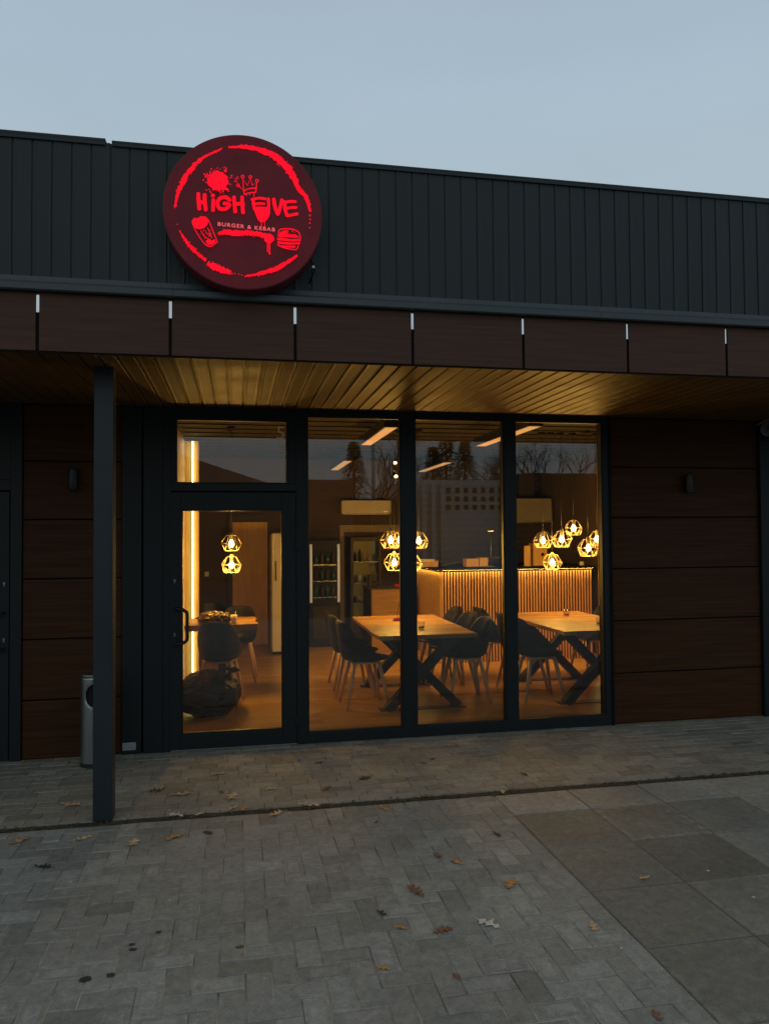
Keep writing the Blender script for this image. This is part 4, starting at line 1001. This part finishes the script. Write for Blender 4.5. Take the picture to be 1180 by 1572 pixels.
leaves = [
 (-1.19, -1.64, .085, och, 'ochre oak leaf at the far left, on the block paving below the joint'),
 (-.84, -1.67, .075, tan, 'tan oak leaf on the block paving just left of the post foot'),
 (-.56, -1.78, .095, tan, 'curled tan oak leaf on the block paving, right below the post foot'),
 (-.34, -1.76, .09, och, 'ochre rolled leaf, next one right of the leaf below the post foot'),
 (-.36, -1.42, .085, pale, 'pale upright leaf lying in the soil joint right of the post'),
 (-.37, -1.05, .11, tan, 'large tan leaf on the narrow paving, half way between post and door'),
 (-.03, -1.15, .115, tan, 'largest tan leaf of the pair in front of the door'),
 (-.10, -1.06, .055, brn, 'small brown leaf touching the top of the pair in front of the door'),
 (.23, -1.53, .09, tan, 'tan leaf lying point up just below the joint under the door hinge side'),
 (-.13, -.67, .08, tan, 'flat tan leaf closest to the glass door'),
 (-.52, -.94, .085, drk, 'dark thin leaf on the narrow paving just right of the post'),
 (.04, -1.40, .065, och, 'orange brown leaf in the joint in front of the door, right of its tan neighbour'),
 (-.02, -1.36, .065, tan, 'tan leaf in the joint in front of the door, left of the orange one'),
 (-.16, -1.74, .065, drk, 'dark curled leaf on the block paving below the middle of the door'),
 (-.98, -2.01, .075, drk, 'dark narrow leaf on the block paving near the left edge'),
 (-.23, -1.43, .05, pale, 'small pale leaf scrap in the joint left of the door centre'),
 (-1.03, -1.10, .11, tan, 'long tan leaf on the narrow paving left of the post'),
 (.59, -.56, .06, brn, 'reddish leaf on the narrow paving below the first window, nearest the frame'),
 (.48, -1.43, .07, pale, 'pale leaf in the joint below the first window, right of the pair'),
 (.42, -1.41, .08, tan, 'tan leaf in the joint below the first window, left of the pair'),
 (.59, -1.13, .075, brn, 'brown leaf on the narrow paving below the left half of the first window'),
 (.86, -.99, .09, drk, 'dark flat leaf on the narrow paving below the first window'),
 (.22, -1.06, .065, tan, 'thin tan leaf on the narrow paving below the door hinges'),
 (.89, -1.57, .08, och, 'yellow brown leaf on the block paving just below the joint, under the first window'),
 (1.34, -.73, .055, brn, 'small red brown leaf on the narrow paving below the first mullion'),
 (1.44, -.65, .045, drk, 'tiny dark leaf beside the red brown one below the first mullion'),
 (1.20, -1.42, .065, brn, 'brown leaf in the joint below the first mullion'),
 (.80, -1.78, .03, drk, 'tiny black leaf scrap on the block paving below the first window'),
 (1.03, -2.30, .06, brn, 'brown curled leaf in mid paving, left of the two near the middle'),
 (1.11, -2.40, .07, och, 'ochre curled leaf in mid paving, right of the two near the middle'),
 (1.43, -2.10, .055, drk, 'dark crumpled leaf near the left border of the slabs'),
 (1.29, -2.69, .09, och, 'bright orange brown oak leaf left of the slab border'),
 (.83, -2.67, .10, brn, 'wide dark brown oak leaf in the middle of the block paving'),
 (1.07, -3.02, .09, pale, 'whitish folded leaf on the block paving'),
 (.69, -2.97, .055, och, 'upright ochre leaf left of the whitish one'),
 (.86, -3.03, .075, brn, 'curled red brown leaf between the ochre and the whitish one'),
 (.63, -2.83, .05, drk, 'small dark leaf above the upright ochre leaf'),
 (.56, -3.25, .052, och, 'round ochre leaf nearest the bottom middle of the paving'),
 (.82, -3.36, .04, brn, 'small dark red leaf at the bottom, below the whitish one'),
 (1.50, -3.13, .062, tan, 'tan leaf on the block paving beside the lower slab border'),
 (1.96, -2.76, .055, tan, 'tan leaf alone on the concrete slabs'),
 (1.44, -3.73, .05, brn, 'brown leaf at the bottom right of the block paving'),
 (1.97, -1.14, .06, drk, 'dark leaf on the narrow paving below the second mullion'),
 (1.70, -1.45, .065, tan, 'tan leaf in the joint at the corner of the slabs'),
 (2.36, -1.44, .05, brn, 'brown leaf in the joint above the slabs'),
]
variants = {}
for i, (x, y, s_, c_, lab) in enumerate(leaves):
    key = (c_, i % 4)
    t = thing('fallen_leaf', lab, 'leaf', (x, y, .001), random.uniform(0, 6.28), 'fallen oak leaves on the paving')
    if key not in variants:
        q, st = leaf_mesh(c_*7+i % 4, None); a = q.build('blade', LM[c_], t, solid=.006); b = st.build('stem', LM[c_], t); variants[key] = (a, b)
    else:
        for o_ in variants[key]: c2 = o_.copy(); C.objects.link(c2); c2.parent = t
    t.scale = (s_*1.25, s_*1.25, s_*1.25)

# ================================================================= ACROSS THE STREET (seen mirrored in the panes)
def far_block(name, label, x0, x1, y, dep, h, mat, win=None, roof=None, ribs=0):
    t = thing(name, label, 'building', ((x0+x1)/2, y, -.012)); hw = (x1-x0)/2
    MB().box(-hw, hw, -dep, 0, 0, h).build('wall', mat, t)
    if win:
        nx, nz, z0, dz, w_, xs, xe = win
        for i in range(nx):
            for j in range(nz):
                xx = -hw+xs+(xe-xs)*(i+.5)/nx; zz = z0+j*dz
                MB().box(xx-w_/2, xx+w_/2, .0005, .03, zz, zz+w_*1.1).build('window', 'blackmetal', t)
    if ribs:
        q = MB()
        for k in range(int(h/ribs)): q.box(-hw, hw, .001, .05, k*ribs+ribs*.2, k*ribs+ribs*.7)
        q.build('cladding', mat, t)
    if roof:
        q = MB(); a = [q.add(p) for p in ((-hw-.4, .4, h), (hw+.4, .4, h), (hw+.4, -dep, h), (-hw-.4, -dep, h), (-hw+roof[1], -dep/2, h+roof[0]), (hw-roof[1], -dep/2, h+roof[0]))]
        for f in ((0, 1, 5, 4), (1, 2, 5), (2, 3, 4, 5), (3, 0, 4), (0, 3, 2, 1)): q.face([a[i] for i in f])
        q.build('roof', 'farroof', t)
    return t
far_block('grey_hall', 'low hall across the street with a dark hipped roof', -14, 2.6, -25, 12, 3.2, 'fargrey', roof=(2.6, 6), win=(6, 1, 1, 1, .9, 1, 15))
far_block('ribbed_shed', 'grey ribbed shed across the street', 2.8, 4.8, -25, 9, 3.95, 'fargrey', ribs=.25)
far_block('brown_shop', 'low brown shop across the street', 4.9, 7.3, -26, 9, 3.2, 'farroof', ribs=.4)
t = far_block('white_block', 'pale block with rows of small square windows across the street', 7.4, 12.2, -26, 9, 4.05, 'farwhite', win=(7, 3, 2.72, .38, .20, 1.6, 4.4))
q = MB()
for k in range(4): q.box(-2.3+k*.42, -2.12+k*.42, .002, .35, .2, 4.0)
q.build('column', 'farwhite', t)
far_block('dark_workshop', 'dark workshop across the street at the end of the row', 12.3, 20, -25, 12, 4.3, 'farroof', ribs=.5)
def conifer(x, y, h, label):
    t = thing('conifer', label, 'tree', (x, y, -.012), 0, 'conifers across the street'); r = random.Random(int(x*10))
    MB().tube([(0, 0, 0), (0, 0, h)], [.16, .02], 8).build('trunk', 'bark', t); q = MB()
    for i in range(2600):
        z = h*(.12+.88*r.random()**.8); R_ = (h-z)*.30+.08; a = r.uniform(0, 6.28); rr3 = R_*math.sqrt(r.uniform(.1, 1))
        p = Vector((rr3*math.cos(a), rr3*math.sin(a), z-rr3*.35)); d = Vector((math.cos(a), math.sin(a), -.3))*r.uniform(.15, .32); s2 = Vector((-math.sin(a), math.cos(a), 0))*.06
        q.face([q.add(p), q.add(p+d*.5+s2), q.add(p+d), q.add(p+d*.5-s2)])
    q.build('crown', 'needle', t)
for x, y, h, lb in ((9.3, -29, 5.9, 'shorter conifer behind the pale block'), (10.1, -29.5, 6.9, 'tallest conifer behind the pale block'), (10.9, -29, 6.2, 'right hand conifer behind the pale block'), (5.6, -30, 6.2, 'conifer behind the brown shop')): conifer(x, y, h, lb)
def bare_tree(x, y, h, label, seed):
    t = thing('bare_tree', label, 'tree', (x, y, -.012), 0, 'bare trees across the street'); r = random.Random(seed); trunk = MB(); q = MB()
    def grow(p, d, l_, rad, dep):
        p2 = p+d*l_; (trunk if dep == 0 else q).tube([p, p+d*l_*.5+Vector((r.uniform(-1, 1), r.uniform(-1, 1), 0))*l_*.06, p2], [rad, rad*.85, rad*.65], 5, cap=False)
        if dep > 5: return
        for k in range(3 if dep < 4 else 2):
            nd = (d+Vector((r.uniform(-.8, .8), r.uniform(-.8, .8), r.uniform(-.1, .5)))).normalized(); grow(p2, nd, l_*r.uniform(.62, .82), rad*.6, dep+1)
    grow(Vector((0, 0, 0)), Vector((0, 0, 1)), h*.3, h*.022, 0)
    trunk.build('trunk', 'bark', t); q.build('branches', 'bark', t)
bare_tree(14.3, -27, 6.2, 'bare tree by the dark workshop', 2); bare_tree(6.2, -28, 6.0, 'bare tree between the shop and the pale block', 5); bare_tree(12.8, -29, 5.6, 'bare tree behind the end of the pale block', 8)
t = thing('street_lamp', 'grey street lamp across the street', 'street lamp', (4.2, -17, -.012))
MB().tube([(0, 0, 0), (0, 0, 6.6)], [.07, .045], 10).build('pole', 'steel', t); MB().tube([(0, 0, 6.6), (0, .4, 6.9), (0, 1.3, 7.0)], .03, 8).build('arm', 'steel', t); MB().box(-.1, .1, 1.2, 1.8, 6.93, 7.03).build('lamp_head', 'steel', t, .02)
t = thing('overhead_wires', 'overhead wires strung along the street', 'wire', (0, -19, 0))
for zz in (6.1, 6.5, 6.9): MB().tube([(-20+5*k, 0, zz-.35*math.sin(math.pi*((k % 4)/4))) for k in range(10)], .015, 5).build('wire', 'rubber', t)
